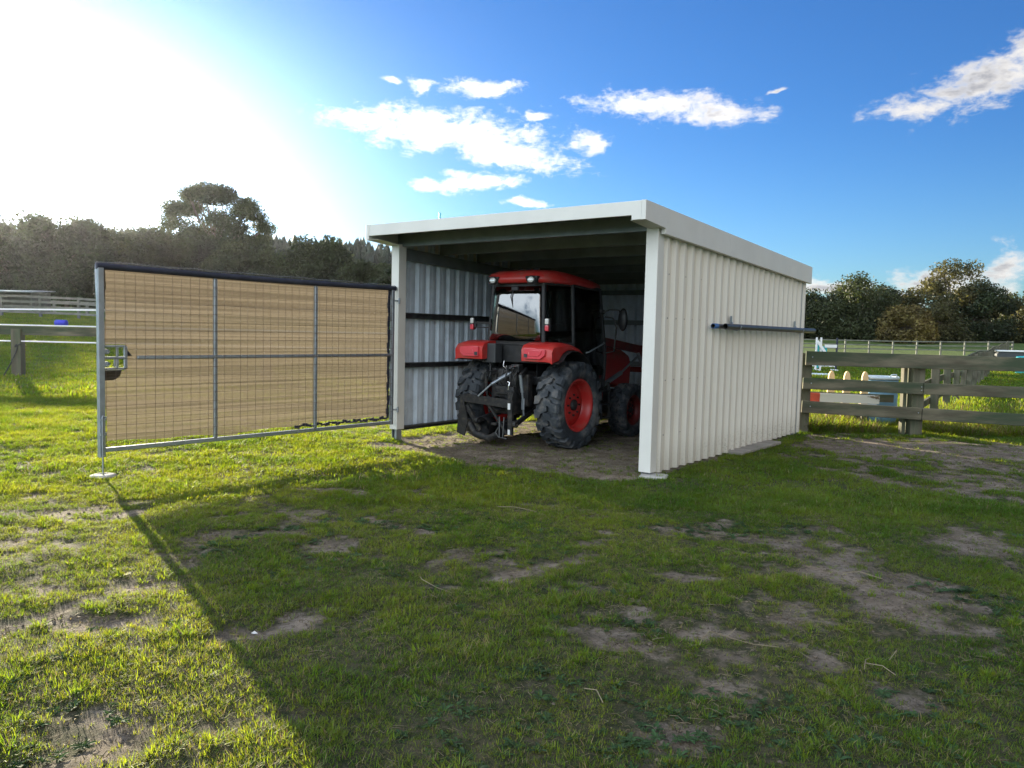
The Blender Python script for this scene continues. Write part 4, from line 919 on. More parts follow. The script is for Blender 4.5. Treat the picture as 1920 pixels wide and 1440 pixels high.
board('jump_board', 'flaking white jump board with a red left end, upper of the two boards', (4.6, 14.15), (6.62, 14.02), .155, .05, [(0, .48, 'red_board'), (.481, 1, 'flaky_white')], .565)
board('jump_board', 'flaking white jump board with a blue left end, lower of the two boards', (4.6, 14.12), (6.56, 13.99), .10, .06, [(0, .41, 'blue_board'), (.411, 1, 'flaky_white')], .43)
board('jump_rail', 'dark timber rail end sticking out behind the white boards', (4.9, 14.36), (6.98, 14.24), .14, .06, [(0, 1, 'timber')], .575)
for x, lab in ((5.0, 'grey trestle under the left ends of the jump boards'), (6.35, 'grey trestle under the right ends of the jump boards')):
    t = thing('trestle', lab, 'trestle', (x, 14.2, Z(x, 14.2)))
    b = MB(); b.box((0, -.04, .22), (.08, .34, .07)); b.build('beam', M['timber'], t)
    for sx in (-1, 1):
        for sy in (-1, 1): MB().bar((sx * .03, sy * .12 - .04, .20), (sx * .12, sy * .2 - .04, -.02), .04, .04).build('leg', M['timber_v'], t)
# painted wing of a jump out in the arena
wx, wy = 14.45, 36; t = thing('jump_wing', 'blue and white painted jump wing with a sloping white board in the arena', 'jump wing', (wx, wy, Z(wx, wy)))
for x, m_, h in ((-.47, 'white', 1.55), (-.26, 'white', 1.55), (.47, 'navy', 1.55)): MB().box((x, 0, h / 2), (.06, .08, h)).build('upright', M[m_], t)
for x in (-.38, -.14, -.02): MB().box((x, .03, .70), (.10, .04, 1.1 if x < -.3 else .9)).build('turquoise_slat', M['turq'], t)
MB().bar((-.46, -.07, 1.38), (.22, -.07, .45), .03, .12).build('sloping_board', M['white'], t)
for z in (1.16, .80): MB().box((.18, -.03, z), (.56, .03, .14)).build('cross_board', M['white'], t)
for x in (-.4, .4): MB().box((x, 0, .05), (.08, .7, .09)).build('foot', M['white'], t)
o = MB().tube([(-.8, 0, 0), (.8, .2, 0)], .05, 8).build('jump_pole', M['white']); o.location = (15.2, 38.5, Z(15.2, 38.5) + .07); tag(o, 'white jump pole lying on the arena grass near the wing', 'pole')
o = MB().tube([(-.5, 0, 0), (.5, -.4, 0)], .05, 8).build('jump_pole', M['drum_rim']); o.location = (12.75, 32.5, Z(12.75, 32.5) + .07); tag(o, 'pale blue jump pole lying on the grass nearer the fence', 'pole')
t = thing('feed_tub', 'small turquoise feed tub in the far right paddock', 'tub', (27, 54.5, Z(27, 54.5))); MB().revolve([(0, 0), (0, .45), (.35, .58), (.38, .55), (.05, .42), (.05, 0)], 20, 'Z').build('tub', M['turq'], t); MB().revolve([(.34, .575), (.36, .61), (.40, .60), (.385, .55)], 20, 'Z', closed=True).build('rim', M['turq'], t)
# trough, small drum and post beyond the end of the divider fence
x, y = 27.2, 42.0; t = thing('water_tank', 'dark water tank with a pale lid at the far right', 'tank', (x, y, Z(x, y)), -.3)
MB().prism([(-1.1, 0), (-1.2, .9), (-1.1, 1.02), (1.1, 1.02), (1.2, .9), (1.1, 0)], 'Y', -.6, .6).build('body', M['grey_box'], t, bevel=.05); MB().box((0, 0, 1.08), (2.4, 1.35, .08), bev=.02).build('lid', M['white'], t)
t = thing('plastic_drum', 'turquoise drum in front of the dark tank at the far right', 'drum', (25.6, 39.2, Z(25.6, 39.2)))
MB().revolve([(0, 0), (0, .28), (.05, .30), (.3, .30), (.32, .29), (.34, .30), (.82, .30), (.88, .26), (.90, 0)], 24, 'Z').build('body', M['turq'], t); MB().revolve([(.88, .05), (.93, .05), (.93, 0)], 10, 'Z', (.12, 0, 0)).build('cap', M['white'], t)
# lime crate corner inside the shed
g0 = sp(-.42, 3.0, 0); t = thing('plastic_jug', 'bright green plastic jug hanging on the loader side near the shed wall', 'jug', (g0.x, g0.y, 0), -YAW) if False else None
# loose things on the grass
b = MB(); b.add([(-.03, 0, 0), (0, -.018, .012), (.035, 0, .004), (0, .02, .014), (-.03, 0, .003), (0, -.018, .015), (.035, 0, .007), (0, .02, .017)], [(0, 3, 2, 1), (4, 5, 6, 7), (0, 1, 5, 4), (1, 2, 6, 5), (2, 3, 7, 6), (3, 0, 4, 7)]); o = b.build('fallen_leaf', M['paper'])
o.location = (-1.29, 3.9, Z(-1.29, 3.9) + .03); o.rotation_euler = (.5, .2, .4); o.scale = (.5, .5, .5); tag(o, 'single pale dry leaf lying on the shaded grass', 'leaf')
tw = [((1.02, 3.95), [(0, 0), (.05, .07), (.14, .05), (.26, -.01), (.36, -.10)], 'forked dry twig on bare soil near the middle right'), ((1.75, 3.70), [(0, 0), (.05, -.07), (.09, -.12)], 'short straight dry straw on the soil right of the forked twig'),
      ((-.55, 4.85), [(0, 0), (.02, -.10), (.12, -.18), (.22, -.24)], 'curved dry stem on the shaded grass left of centre'), ((-.1, 6.9), [(0, 0), (.15, -.08), (.34, -.14)], 'thin dry stem on the grass below the shed opening'),
      ((-4.15, 5.45), [(0, 0), (.16, .11), (.30, .15)], 'pale bent stick on the sunlit grass at the left edge'), ((-3.1, 8.0), [(0, 0), (.03, .10), (.04, .22)], 'pale straw standing in the sunlit grass before the gate'), ((2.25, 5.15), [(0, 0), (.10, -.03), (.22, -.10)], 'dry curved twig on the bare patch right of centre'),
      ((.35, 3.35), [(0, 0), (.05, -.05), (.07, -.12)], 'tiny dry twig on the bare patch near the bottom')]
for (x, y), q, lab in tw:
    z = Z(x, y); b = MB(); b.tube([(px, py, .035 + .018 * math.sin(i * 1.7)) for i, (px, py) in enumerate(q)], [.0026 * (1 - .12 * i) for i in range(len(q))], 5)
    if 'forked' in lab: b.tube([(.05, .07, .03), (.0, .0, .05), (-.03, -.06, .03)], .002, 5); b.tube([(.14, .05, .03), (.2, .10, .06)], .002, 5)
    o = b.build('dry_twig', M['straw']); o.location = (x, y, z); tag(o, lab, 'twig')

# ------------------------------------------------------------------ trees
M['leaf_dark'] = two_side('dark_foliage', (0.030, 0.042, 0.018), .30, (1.3, 1.2, .5), .45, .22)
M['leaf_olive'] = two_side('olive_foliage', (0.070, 0.085, 0.034), .35, (1.3, 1.2, .5), .45, .25, hue2=(0.120, 0.110, 0.050))
M['leaf_mid'] = two_side('mid_foliage', (0.045, 0.062, 0.028), .32, (1.2, 1.2, .5), .45, .14, hue2=(0.066, 0.078, 0.034))
M['leaf_gold'] = two_side('golden_foliage', (0.16, 0.13, 0.045), .35, (1.3, 1.1, .5), .45, .3, hue2=(0.24, 0.19, 0.07))
M['leaf_pine'] = two_side('pine_foliage', (0.022, 0.034, 0.020), .15, (1, 1, .5), .3, .05)
def foliage(cl, nleaf, size, seed, name, m_, parent, shell=.55, flat=1.0):
    """cl: list of (centre, radii) clumps; leaf-sized quads through their volume, denser towards the skin"""
    r = np.random.default_rng(seed); cl = [(np.array(c), np.array(q)) for c, q in cl]
    wts = np.array([q[0] * q[1] + q[0] * q[2] for c, q in cl]); wts = wts / wts.sum(); k = r.choice(len(cl), nleaf, p=wts)
    C = np.array([c for c, q in cl])[k]; Q = np.array([q for c, q in cl])[k]
    d = r.normal(size=(nleaf, 3)); d /= np.linalg.norm(d, axis=1, keepdims=True); rad = shell + (1.08 - shell) * r.random((nleaf, 1)) ** .7
    rad *= 1 + .16 * np.sin(d[:, :1] * 7 + seed) * np.sin(d[:, 1:2] * 6 + 1) * np.sin(d[:, 2:] * 7)
    p = C + d * Q * rad
    n = d + r.normal(size=(nleaf, 3)) * .75; n /= np.linalg.norm(n, axis=1, keepdims=True)
    a = np.cross(n, r.normal(size=(nleaf, 3))); a /= np.linalg.norm(a, axis=1, keepdims=True); b_ = np.cross(n, a)
    s = size * (.6 + .8 * r.random((nleaf, 1))); w = s * (.35 + .25 * r.random((nleaf, 1)))
    V = np.stack([p - a * s, p - b_ * w + a * s * .1, p + a * s, p + b_ * w - a * s * .05], 1).reshape(-1, 3)
    me = bpy.data.meshes.new(name); me.vertices.add(len(V)); me.vertices.foreach_set('co', V.ravel())
    me.loops.add(nleaf * 4); me.loops.foreach_set('vertex_index', np.arange(nleaf * 4, dtype=np.int32))
    me.polygons.add(nleaf); me.polygons.foreach_set('loop_start', np.arange(0, nleaf * 4, 4, dtype=np.int32)); me.polygons.foreach_set('loop_total', np.full(nleaf, 4, np.int32)); me.update()
    me.materials.append(M[m_]); o = bpy.data.objects.new(name, me); COL.objects.link(o); o.parent = parent; return o
def tree(label, x, y, w, h, m_, kind='bushy', n=9000, leaf=.30, seed=1, name='tree', group=None, trunk=.3, cat='tree', low=.12, lean=0):
    t = thing(name, label, cat, (x, y, Z(x, y)), 0, group); r = random.Random(seed); cl = []; tips = []
    R = w / 2
    if kind == 'bushy':
        K = 34
        for i in range(8):
            an = 2 * math.pi * i / 8; q = R * r.uniform(.28, .36); cl.append(((R * .62 * math.cos(an), R * .62 * math.sin(an), h * .16), (q, q, h * .18)))
        for i in range(K):
            u = r.random(); zc = low + (1 - low) * (u ** .9) * .86; prof = math.sin(math.pi * min(1, .20 + .80 * (1 - zc)) * .62 + .05) ** .8
            an = r.uniform(0, 2 * math.pi); rr = R * prof * math.sqrt(r.random()) * .88
            q = R * r.uniform(.22, .40) * (.75 + .25 * prof)
            cl.append(((rr * math.cos(an) + lean * zc, rr * math.sin(an), zc * h * .92), (q, q, q * r.uniform(.7, .95))))
    elif kind == 'umbrella':
        for i in range(64):
            an = r.uniform(0, 2 * math.pi); q0 = math.sqrt(r.random()); zc = .60 + .36 * math.sqrt(max(0, 1 - q0 * q0)) - .04 * r.random()
            q = R * r.uniform(.14, .24); cl.append(((R * .92 * q0 * math.cos(an), R * .92 * q0 * math.sin(an), zc * h), (q, q, q * .62)))
        for i in range(26):
            an = r.uniform(0, 2 * math.pi); q = R * r.uniform(.12, .22); cl.append(((R * .80 * math.cos(an), R * .80 * math.sin(an), h * r.uniform(.34, .70)), (q, q, q * .7)))
    b = MB(); th = h * (.45 if kind == 'bushy' else .42)
    b.tube([(0, 0, -.4), (.02 * h * .3, 0, th * .5), (lean * .4, .1, th)], [trunk, trunk * .8, trunk * .6], 8)
    for (c, q) in cl[:18 if kind == 'bushy' else 30]:
        z0 = th * r.uniform(.55, 1.0); mid = (c[0] * .45, c[1] * .45, (z0 + c[2]) / 2 + .03 * h)
        b.tube([(lean * .3, 0, z0), mid, c], [trunk * .42, trunk * .25, trunk * .08], 5, caps=False)
    b.build('trunk', M['bark'], t)
    foliage(cl, n, leaf, seed, 'crown', m_, t, shell=.35 if kind == 'bushy' else .25)
    return t
def ty(px, Y): return (px - 960) / FPX * Y       # where a line of sight meets the row of trees
# left hedge row, about 125 m off
G1 = 'trees along the left boundary'
row = [(-110, 100, 17, 14.6, 'leaf_mid', 'bushy round dark tree at the far left edge of the row'), (15, 101, 16, 14.4, 'leaf_dark', 'round dark tree at the left edge in front of the glare'),
       (125, 103, 15, 15.6, 'leaf_dark', 'taller twin-topped dark tree left of the gate post'), (215, 108, 15, 14.8, 'leaf_mid', 'even-topped dark tree just right of the gate post'),
       (290, 118, 15, 15.4, 'leaf_mid', 'low dark tree under the left side of the spreading tree'), (372, 120, 14, 16.6, 'leaf_dark', 'dense dark tree directly below the spreading tree'),
       (462, 116, 13, 13.6, 'leaf_mid', 'olive tree right of the spreading tree'), (585, 110, 14, 14.0, 'leaf_mid', 'round olive tree catching sun above the middle of the gate'),
       (672, 106, 10, 11.0, 'leaf_mid', 'small tree right of the round olive tree'), (728, 100, 9, 9.6, 'leaf_mid', 'low bush-like tree beside the shed left post'), (-200, 98, 18, 14.4, 'leaf_dark', 'dark tree outside the left edge of the row'),
       (520, 118, 11, 10.5, 'leaf_mid', 'low dark tree filling the gap left of the round olive tree')]
for i, (px, Y, w, h, m_, lab) in enumerate(row):
    tree(lab, ty(px, Y), Y, w * .95, h - 2.0, m_, 'bushy', 24000, .25, 20 + i, 'broadleaf_tree', G1, low=.06)
tree('tallest spreading tree with an umbrella crown and sky showing through its limbs', ty(398, 126), 127, 17.5, 20.6, 'leaf_mid', 'umbrella', 30000, .21, 77, 'spreading_tree', None, .55)
# right row
G2 = 'trees behind the right-hand paddock'
row2 = [(1500, 104, 9, 7.4, 'leaf_dark', 'dark tree partly hidden by the back corner of the shed'), (1548, 100, 8, 8.0, 'leaf_mid', 'dark rounded tree just right of the shed'), (1604, 98, 10, 9.2, 'leaf_mid', 'round-topped tree above the jump wing'), (1655, 104, 8, 8.3, 'leaf_dark', 'dark tree left of the gap in the right row'),
        (1700, 92, 7, 5.0, 'leaf_gold', 'low golden brown bush in the middle of the right row'), (1738, 95, 9, 7.2, 'leaf_olive', 'olive brown tree on the left flank of the tallest right tree'), (1780, 100, 9, 11.8, 'leaf_olive', 'tallest tree of the right row with an open top'), (1828, 98, 9, 8.8, 'leaf_dark', 'dark tree right of the tallest right tree'),
        (1868, 104, 8, 7.2, 'leaf_mid', 'lower dark tree near the right edge'), (1912, 102, 9, 7.9, 'leaf_olive', 'olive tree at the right edge of the picture'), (1975, 100, 10, 8.4, 'leaf_mid', 'dark tree outside the right edge of the row'), (1440, 102, 9, 7.6, 'leaf_mid', 'dark tree behind the middle of the shed')]
for i, (px, Y, w, h, m_, lab) in enumerate(row2):
    tree(lab, ty(px, Y), Y, w, h - (.3 if px != 1780 else 0), m_, 'bushy', 16000, .17, 120 + i, 'broadleaf_tree', G2, low=.03)
# hills with a distant pine plantation
def hill():
    xs = np.linspace(-420, 420, 90); ys = np.linspace(210, 420, 16); X, Y = np.meshgrid(xs, ys)
    prof = np.interp(X, [-420, -250, -150, -75, -30, 0, 40, 420], [30, 28, 26, 24, 22, 16, 0, -6])
    Zz = prof * sst(215, 300, Y) * (1 + .12 * (vnoise(X, Y, 60, 3, 6) - .5)) - 2
    n, k = X.shape; i = np.arange(n * k).reshape(n, k); q = np.stack([i[:-1, :-1], i[:-1, 1:], i[1:, 1:], i[1:, :-1]], -1).reshape(-1, 4)
    b = MB(); b.add(np.stack([X, Y, Zz], -1).reshape(-1, 3).tolist(), q.tolist(), 0, True); o = b.build('hills', mat('hill_scrub', (.06, .08, .035), .95, 0, .1, 0, 1, .3, .05), fix=False); o['kind'] = 'structure'
    return lambda x, y: float(np.interp(x, [-420, -250, -150, -75, -30, 0, 40, 420], [30, 28, 26, 24, 22, 16, 0, -6]) * sst(215, 300, y)) - 2
hz = hill()
def pines():
    b = MB(); r = random.Random(5); V = []; F = []
    for i in range(1500):
        x = r.uniform(-330, 8); y = r.uniform(262, 335); h = r.uniform(11.5, 15.5); z = hz(x, y) - 1; w = h * r.uniform(.20, .28)
        if x > -20: h *= .8
        lv = 5
        for k in range(lv):
            zz = z + h * (.18 + .82 * k / lv); rr = w * (1 - k / lv) ** .8 + .25; top = zz + h * .20; m_ = 7; o = len(V)
            a0 = r.uniform(0, 1)
            for j in range(m_): a = 2 * math.pi * (j + a0) / m_; q = rr * r.uniform(.65, 1.25); V.append((x + q * math.cos(a), y + q * math.sin(a), zz + r.uniform(-.3, .3)))
            V.append((x, y, top)); F += [(o + j, o + (j + 1) % m_, o + m_) for j in range(m_)]
    b.add(V, F); o = b.build('pine_plantation', M['leaf_pine'], fix=False); tag(o, 'distant dark pine plantation with a serrated top along the hill', 'pine forest', kind='stuff')
pines()

# ------------------------------------------------------------------ grass, weeds (ground cover, past counting)
M['blade'] = two_side('grass_blade', (0.085, 0.205, 0.024), .55, (2.9, 1.85, .5), .30, .9, .6, hue2=(0.135, 0.225, 0.032))
M['blade_fresh'] = two_side('fresh_grass_blade', (0.095, 0.220, 0.022), .55, (2.4, 1.7, .5), .20, 1.3, .6, hue2=(0.15, 0.25, 0.035))
M['blade_dry'] = two_side('dry_blade', (0.25, 0.20, 0.10), .35, (1.3, 1.2, .8), .3, 1.0, .7)
M['weed'] = two_side('weed_leaf', (0.055, 0.105, 0.040), .30, (1.7, 1.5, .6), .3, 1.5, .8)
proto_col = bpy.data.collections.new('ground_cover_sources')
def tuft(name, nb, h, spread, wd, m_, seed, lean=.55, dry=0.0):
    r = random.Random(seed); b = MB()
    for i in range(nb):
        an = r.uniform(0, 6.283); d = spread * math.sqrt(r.random()); x, y = d * math.cos(an), d * math.sin(an)
        a2 = an + r.uniform(-1.2, 1.2); hh = h * r.uniform(.45, 1.15); ln = hh * lean * r.uniform(.3, 1.7); w = wd * r.uniform(.7, 1.3)
        sx, sy = -math.sin(a2) * w / 2, math.cos(a2) * w / 2; vs = []
        for k, (t_, ww) in enumerate(((0, 1), (.45, .85), (.8, .5))):
            px = x + math.cos(a2) * ln * t_ * t_; py = y + math.sin(a2) * ln * t_ * t_; pz = -.012 + hh * (t_ - .25 * t_ * t_ * min(1.5, ln / hh))
            vs += [(px + sx * ww, py + sy * ww, pz), (px - sx * ww, py - sy * ww, pz)]
        vs.append((x + math.cos(a2) * ln, y + math.sin(a2) * ln, -.012 + hh * (1 - .25 * min(1.5, ln / hh))))
        b.add(vs, [(0, 1, 3, 2), (2, 3, 5, 4), (4, 5, 6)], 1 if r.random() < dry else 0)
    o = b.build(name, [M[m_], M['blade_dry']], fix=False); COL.objects.unlink(o); proto_col.objects.link(o); return o
def rosette(name, nl, rad, seed):
    r = random.Random(seed); b = MB()
    for i in range(nl):
        an = 2 * math.pi * i / nl + r.uniform(-.25, .25); L = rad * r.uniform(.6, 1.1); w = L * r.uniform(.16, .24); up = r.uniform(.15, .6); ca, sa = math.cos(an), math.sin(an); vs = []
        for t_, ww in ((.05, .25), (.25, .6), (.4, .95), (.55, .7), (.7, 1.0), (.85, .55), (1.0, .08)):
            z = .006 + L * up * math.sin(t_ * 2.3) * .6
            vs += [(ca * L * t_ - sa * w * ww, sa * L * t_ + ca * w * ww, z + .15 * w), (ca * L * t_, sa * L * t_, z - .1 * w), (ca * L * t_ + sa * w * ww, sa * L * t_ - ca * w * ww, z + .15 * w)]
        b.add(vs, [f for k in range(6) for f in ((k * 3, k * 3 + 1, k * 3 + 4, k * 3 + 3), (k * 3 + 1, k * 3 + 2, k * 3 + 5, k * 3 + 4))])
    o = b.build(name, M['weed'], fix=False); COL.objects.unlink(o); proto_col.objects.link(o); return o
def scatter(name, label, cat, protos, X, Y, S, IDX, sink=0.0, kind='stuff', tilt=.12):
    r = np.random.default_rng(len(X)); n = len(X); Zz = gz(X, Y) + .004 - sink
    me = bpy.data.meshes.new(name); me.vertices.add(n); me.vertices.foreach_set('co', np.stack([X, Y, Zz], -1).astype(np.float32).ravel())
    a = me.attributes.new('scl', 'FLOAT_VECTOR', 'POINT'); a.data.foreach_set('vector', np.asarray(S, np.float32).ravel())
    a = me.attributes.new('rot', 'FLOAT_VECTOR', 'POINT'); a.data.foreach_set('vector', np.stack([r.normal(0, tilt, n), r.normal(0, tilt, n), r.random(n) * 6.283], -1).astype(np.float32).ravel())
    a = me.attributes.new('idx', 'INT', 'POINT'); a.data.foreach_set('value', IDX.astype(np.int32))
    o = bpy.data.objects.new(name, me); COL.objects.link(o); tag(o, label, cat, kind=kind)
    c = bpy.data.collections.new(name + '_set')
    for p in protos: c.objects.link(p)
    ng = bpy.data.node_groups.new(name, 'GeometryNodeTree'); ng.interface.new_socket('Geometry', in_out='INPUT', socket_type='NodeSocketGeometry'); ng.interface.new_socket('Geometry', in_out='OUTPUT', socket_type='NodeSocketGeometry')
    gi = ng.nodes.new('NodeGroupInput'); go = ng.nodes.new('NodeGroupOutput'); ip = ng.nodes.new('GeometryNodeInstanceOnPoints'); ci = ng.nodes.new('GeometryNodeCollectionInfo')
    ci.inputs['Collection'].default_value = c; ci.inputs['Separate Children'].default_value = True; ci.inputs['Reset Children'].default_value = True
    def at(nm, ty_): q = ng.nodes.new('GeometryNodeInputNamedAttribute'); q.data_type = ty_; q.inputs['Name'].default_value = nm; return q.outputs['Attribute']
    L = ng.links; L.new(gi.outputs[0], ip.inputs['Points']); L.new(ci.outputs[0], ip.inputs['Instance']); ip.inputs['Pick Instance'].default_value = True
    L.new(at('idx', 'INT'), ip.inputs['Instance Index']); L.new(at('rot', 'FLOAT_VECTOR'), ip.inputs['Rotation']); L.new(at('scl', 'FLOAT_VECTOR'), ip.inputs['Scale']); L.new(ip.outputs[0], go.inputs[0])
    md = o.modifiers.new('scatter', 'NODES'); md.node_group = ng; return o
def samples(n, y0, y1, widen=.75, pad=1.2, left_pad=0.0, seed=3, power=1.0):
    r = np.random.default_rng(seed); Y = np.sqrt(r.random(n) * (y1 ** 2 - y0 ** 2) + y0 ** 2) if power == 1 else y0 + (y1 - y0) * r.random(n) ** power
    X = (r.random(n) * 2 - 1) * (Y * widen + pad); return X, Y, r
def not_in_things(X, Y):
    a, b = shed_ab(X, Y); k = np.ones(len(X), bool)
    k &= ~((np.abs(a) < .10) & (b > -.1) & (b < SL)); return k
def lay(name, label, protos, n, y0, y1, s0, s1, thr, seed, widen=.92, pad=1.8):
    X, Y, r = samples(n, y0, y1, widen, pad, seed=seed); c = grass_cover(X, Y)
    c2 = c + .42 * (vnoise(X, Y, .17, 3, 12) - .5) * 2
    k = (r.random(n) < .10 + .90 * sst(thr + .08, thr + .42, c2)) & not_in_things(X, Y); X, Y, c = X[k], Y[k], c[k]
    long_ = np.clip(sst(13.4, 14.5, Y + .0467 * (X - 5)) * sst(4.5, 5.5, X) * (1 - sst(20, 30, Y)), 0, 1)
    lump = vnoise(X, Y, .6, 3, 14)
    s = (s0 + (s1 - s0) * r.random(len(X))) * (.55 + .45 * c) * (.6 + .8 * lump)
    S = np.stack([s, s, s * (.8 + .5 * r.random(len(X))) * (1 + 1.5 * long_)], -1)
    return scatter(name, label, 'grass', protos, X, Y, S, r.integers(0, len(protos), len(X)))
M['thatch_blade'] = two_side('dead_grass_blade', (0.13, 0.105, 0.060), .40, (1.3, 1.2, .8), .2, 2.0, .8, hue2=(0.085, 0.10, 0.040))
flat_t = [tuft('flat_%d' % i, 16, .016, .075, .0042, 'thatch_blade', 240 + i, lean=2.6, dry=.25) for i in range(5)]
X, Y, r = samples(78000, 2.5, 10.5, .90, 1.5, seed=71); cc_ = grass_cover(X, Y); k = (r.random(len(X)) < .35 + .65 * sst(.0, .5, cc_)) & (vnoise(X, Y, .12, 2, 44) > .40) & not_in_things(X, Y); X, Y = X[k], Y[k]; s = .5 + .7 * r.random(len(X))
scatter('dead_thatch', 'flattened brown dead grass lying between the green tufts', 'dead grass', flat_t, X, Y, np.stack([s, s, s], -1), r.integers(0, 5, len(X)), tilt=.08)
near_t = [tuft('tuft_%d' % i, 15, .062, .05, .0048, 'blade', 40 + i, lean=.8, dry=.10) for i in range(6)]
mid_t = [tuft('mid_%d' % i, 20, .070, .09, .0080, 'blade', 60 + i, lean=.8, dry=.07) for i in range(5)]
far_t = [tuft('far_%d' % i, 22, .085, .30, .020, 'blade', 80 + i, lean=.7, dry=.08) for i in range(4)]
lay('near_grass', 'short patchy green grass covering the yard in front of the shed', near_t, 150000, 2.5, 8.0, .42, .72, .20, 5)
clump = [tuft('clump_%d' % i, 38, .070, .040, .0058, 'blade_fresh', 160 + i, lean=.75, dry=.05) for i in range(4)]
X, Y, r = samples(18000, 2.5, 11, .90, 1.5, seed=61); cc_ = grass_cover(X, Y) + .5 * (vnoise(X, Y, .5, 3, 30) - .5); k = (r.random(len(X)) < .10 + .9 * sst(.45, .95, cc_)) & (vnoise(X, Y, .35, 2, 33) > .50) & not_in_things(X, Y); X, Y = X[k], Y[k]; s = .42 + .48 * r.random(len(X))
scatter('grass_tufts', 'fresh green grass tufts standing above the shorter turf', 'grass', clump, X, Y, np.stack([s, s, s * (.8 + .4 * r.random(len(X)))], -1), r.integers(0, 4, len(X)))
lay('middle_grass', 'thicker short grass around the gate, the shed and the fences', mid_t, 105000, 7.0, 18.0, .60, .95, .22, 6)
lay('field_grass', 'paddock grass stretching away behind the gate and the fences', far_t, 90000, 16, 60, .8, 1.3, .15, 8, .80, 3)
# rank grass along the near fence and the divider fence
X, Y, r = samples(5200, 13.0, 24, .5, 0, seed=21)
t_ = np.random.default_rng(4).random(5200); X = 5.1 + 9 * t_ ** 1.3; Y = 13.35 + np.random.default_rng(5).random(5200) ** 1.2 * (1.6 + 5.0 * t_)
X2 = 7.05 + .659 * (Y - 13.5); k = np.ones(len(X), bool); s = .9 + .8 * r.random(len(X))
tall = [tuft('tall_%d' % i, 16, .17, .05, .007, 'blade', 140 + i, lean=.75, dry=.35) for i in range(4)]
k = ~((X > 6.4) & (X < 7.5) & (Y < 14.9)) | (s < 1.0) & (X < 6.0); X, Y, s = X[k], Y[k], s[k]
scatter('rank_grass', 'long rank grass and dry seed stalks along the foot of the timber fences', 'grass', tall, X, Y, np.stack([s, s, s * (.5 + .8 * r.random(len(X)))], -1), r.integers(0, 4, len(X)))
# tufts growing at the foot of the wall, the posts and the footing
r = np.random.default_rng(91); pts_ = []
for i in range(150):
    t0 = r.random(); a = r.normal(.10, .05) if r.random() < .85 else r.normal(-.1, .04); bq = -.1 + 5.7 * t0 ** 1.2; q = sp(a, bq, 0); pts_.append((q.x, q.y))
for i in range(26):
    q = sp(-SW + r.normal(.06, .14), r.normal(-.05, .12), 0); pts_.append((q.x, q.y))
for px_, py_ in ((4.99, 13.22), (6.86, 13.10), (-14.03, 22.1)):
    for i in range(16): pts_.append((px_ + r.normal(0, .16), py_ - abs(r.normal(0, .08))))
X = np.array([p[0] for p in pts_]); Y = np.array([p[1] for p in pts_]); s = .5 + .8 * r.random(len(X)) ** 2
scatter('edge_tufts', 'ragged grass tufts growing against the foot of the wall and posts', 'grass', clump, X, Y, np.stack([s, s, s], -1), r.integers(0, 4, len(X)))
# broadleaf weeds
ros = [rosette('rosette_%d' % i, 9 + i, .075, 200 + i) for i in range(3)]
X, Y, r = samples(5200, 2.5, 7.5, .7, .3, seed=31); c = vnoise(X, Y, .7, 3, 22) + .28 * blob(X, Y, 1.0, 2.95, .9, .5) + .12 * blob(X, Y, 0.1, 3.2, .8, .6)
k = c > .66; X, Y = X[k], Y[k]; s = .25 + .42 * r.random(len(X)); scatter('ground_weeds', 'flat broadleaf weeds growing among the short grass', 'weeds', ros, X, Y, np.stack([s, s, s], -1), r.integers(0, 3, len(X)), tilt=.1)
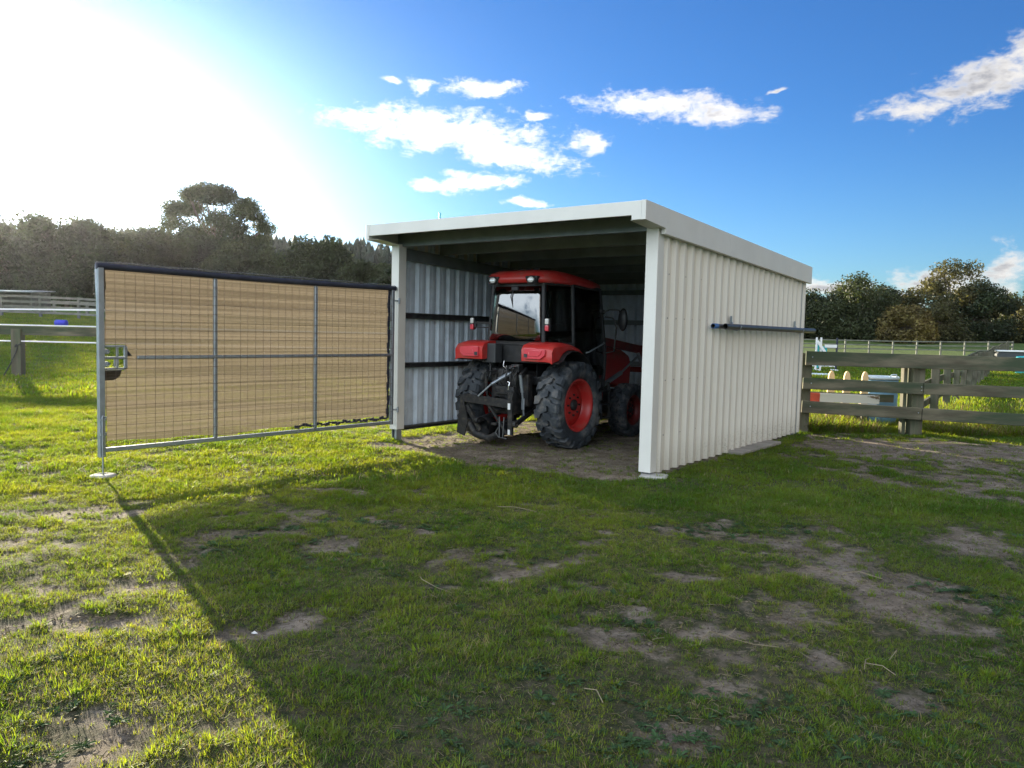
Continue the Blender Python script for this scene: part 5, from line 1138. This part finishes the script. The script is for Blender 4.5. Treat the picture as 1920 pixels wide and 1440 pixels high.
# dry straw litter and clods
lit = []
for i in range(3):
    r_ = random.Random(300 + i); b = MB()
    for j in range(7): a = r_.uniform(0, 6.28); x, y = r_.uniform(-.09, .09), r_.uniform(-.09, .09); L_ = r_.uniform(.02, .07); b.tube([(x, y, .008), (x + L_ * .5 * math.cos(a), y + L_ * .5 * math.sin(a), .014), (x + L_ * math.cos(a + .3), y + L_ * math.sin(a + .3), .008)], .0010, 3, caps=False)
    o = b.build('litter_%d' % i, M['straw'], fix=False); COL.objects.unlink(o); proto_col.objects.link(o); lit.append(o)
X, Y, r = samples(3600, 2.5, 12, .7, .3, seed=41); s = .4 + .7 * r.random(len(X)); scatter('straw_litter', 'scattered bits of dry straw and stems on the soil', 'straw litter', lit, X, Y, np.stack([s, s, s], -1), r.integers(0, 3, len(X)), tilt=.05)
cl = []
M['clod'] = mat('soil_clod', (0.17, .14, .11), .95, 0, .1, .004, 60, .3, 20)
for i in range(3):
    bm = bmesh.new(); bmesh.ops.create_icosphere(bm, subdivisions=2, radius=.012); r_ = random.Random(i)
    for v in bm.verts: v.co *= r_.uniform(.7, 1.25); v.co.z *= .6
    me = bpy.data.meshes.new('clod'); bm.to_mesh(me); bm.free(); me.materials.append(M['clod']); o = bpy.data.objects.new('clod_%d' % i, me); proto_col.objects.link(o); cl.append(o)
X, Y, r = samples(16000, 2.5, 12, .7, .3, seed=51); c = grass_cover(X, Y); k = r.random(len(X)) < (.15 + .85 * (1 - c)); X, Y = X[k], Y[k]; s = .2 + .9 * r.random(len(X)) ** 3
scatter('soil_clods', 'small crumbly clods lying on the bare soil patches', 'soil clods', cl, X, Y, np.stack([s, s, s], -1), r.integers(0, 3, len(X)), tilt=.4)
# ------------------------------------------------------------------ thin evening haze that lights up towards the low sun
hb = MB(); hb.box((0, 105, 31), (1060, 770, 74)); hz_o = hb.build('haze', []); hz_o['kind'] = 'stuff'; hz_o['label'] = 'thin evening haze glowing towards the low sun'; hz_o['category'] = 'haze'
hm = bpy.data.materials.new('haze_air'); hm.use_nodes = True; g = NG(hm.node_tree); g.n.clear()
out = g.node('ShaderNodeOutputMaterial'); pv = g.node('ShaderNodeVolumePrincipled'); pv.inputs['Color'].default_value = (.86, .90, 1, 1); pv.inputs['Density'].default_value = .00004; pv.inputs['Anisotropy'].default_value = .80
g.l.new(pv.outputs[0], out.inputs['Volume']); hz_o.data.materials.append(hm); hz_o.display_type = 'WIRE'
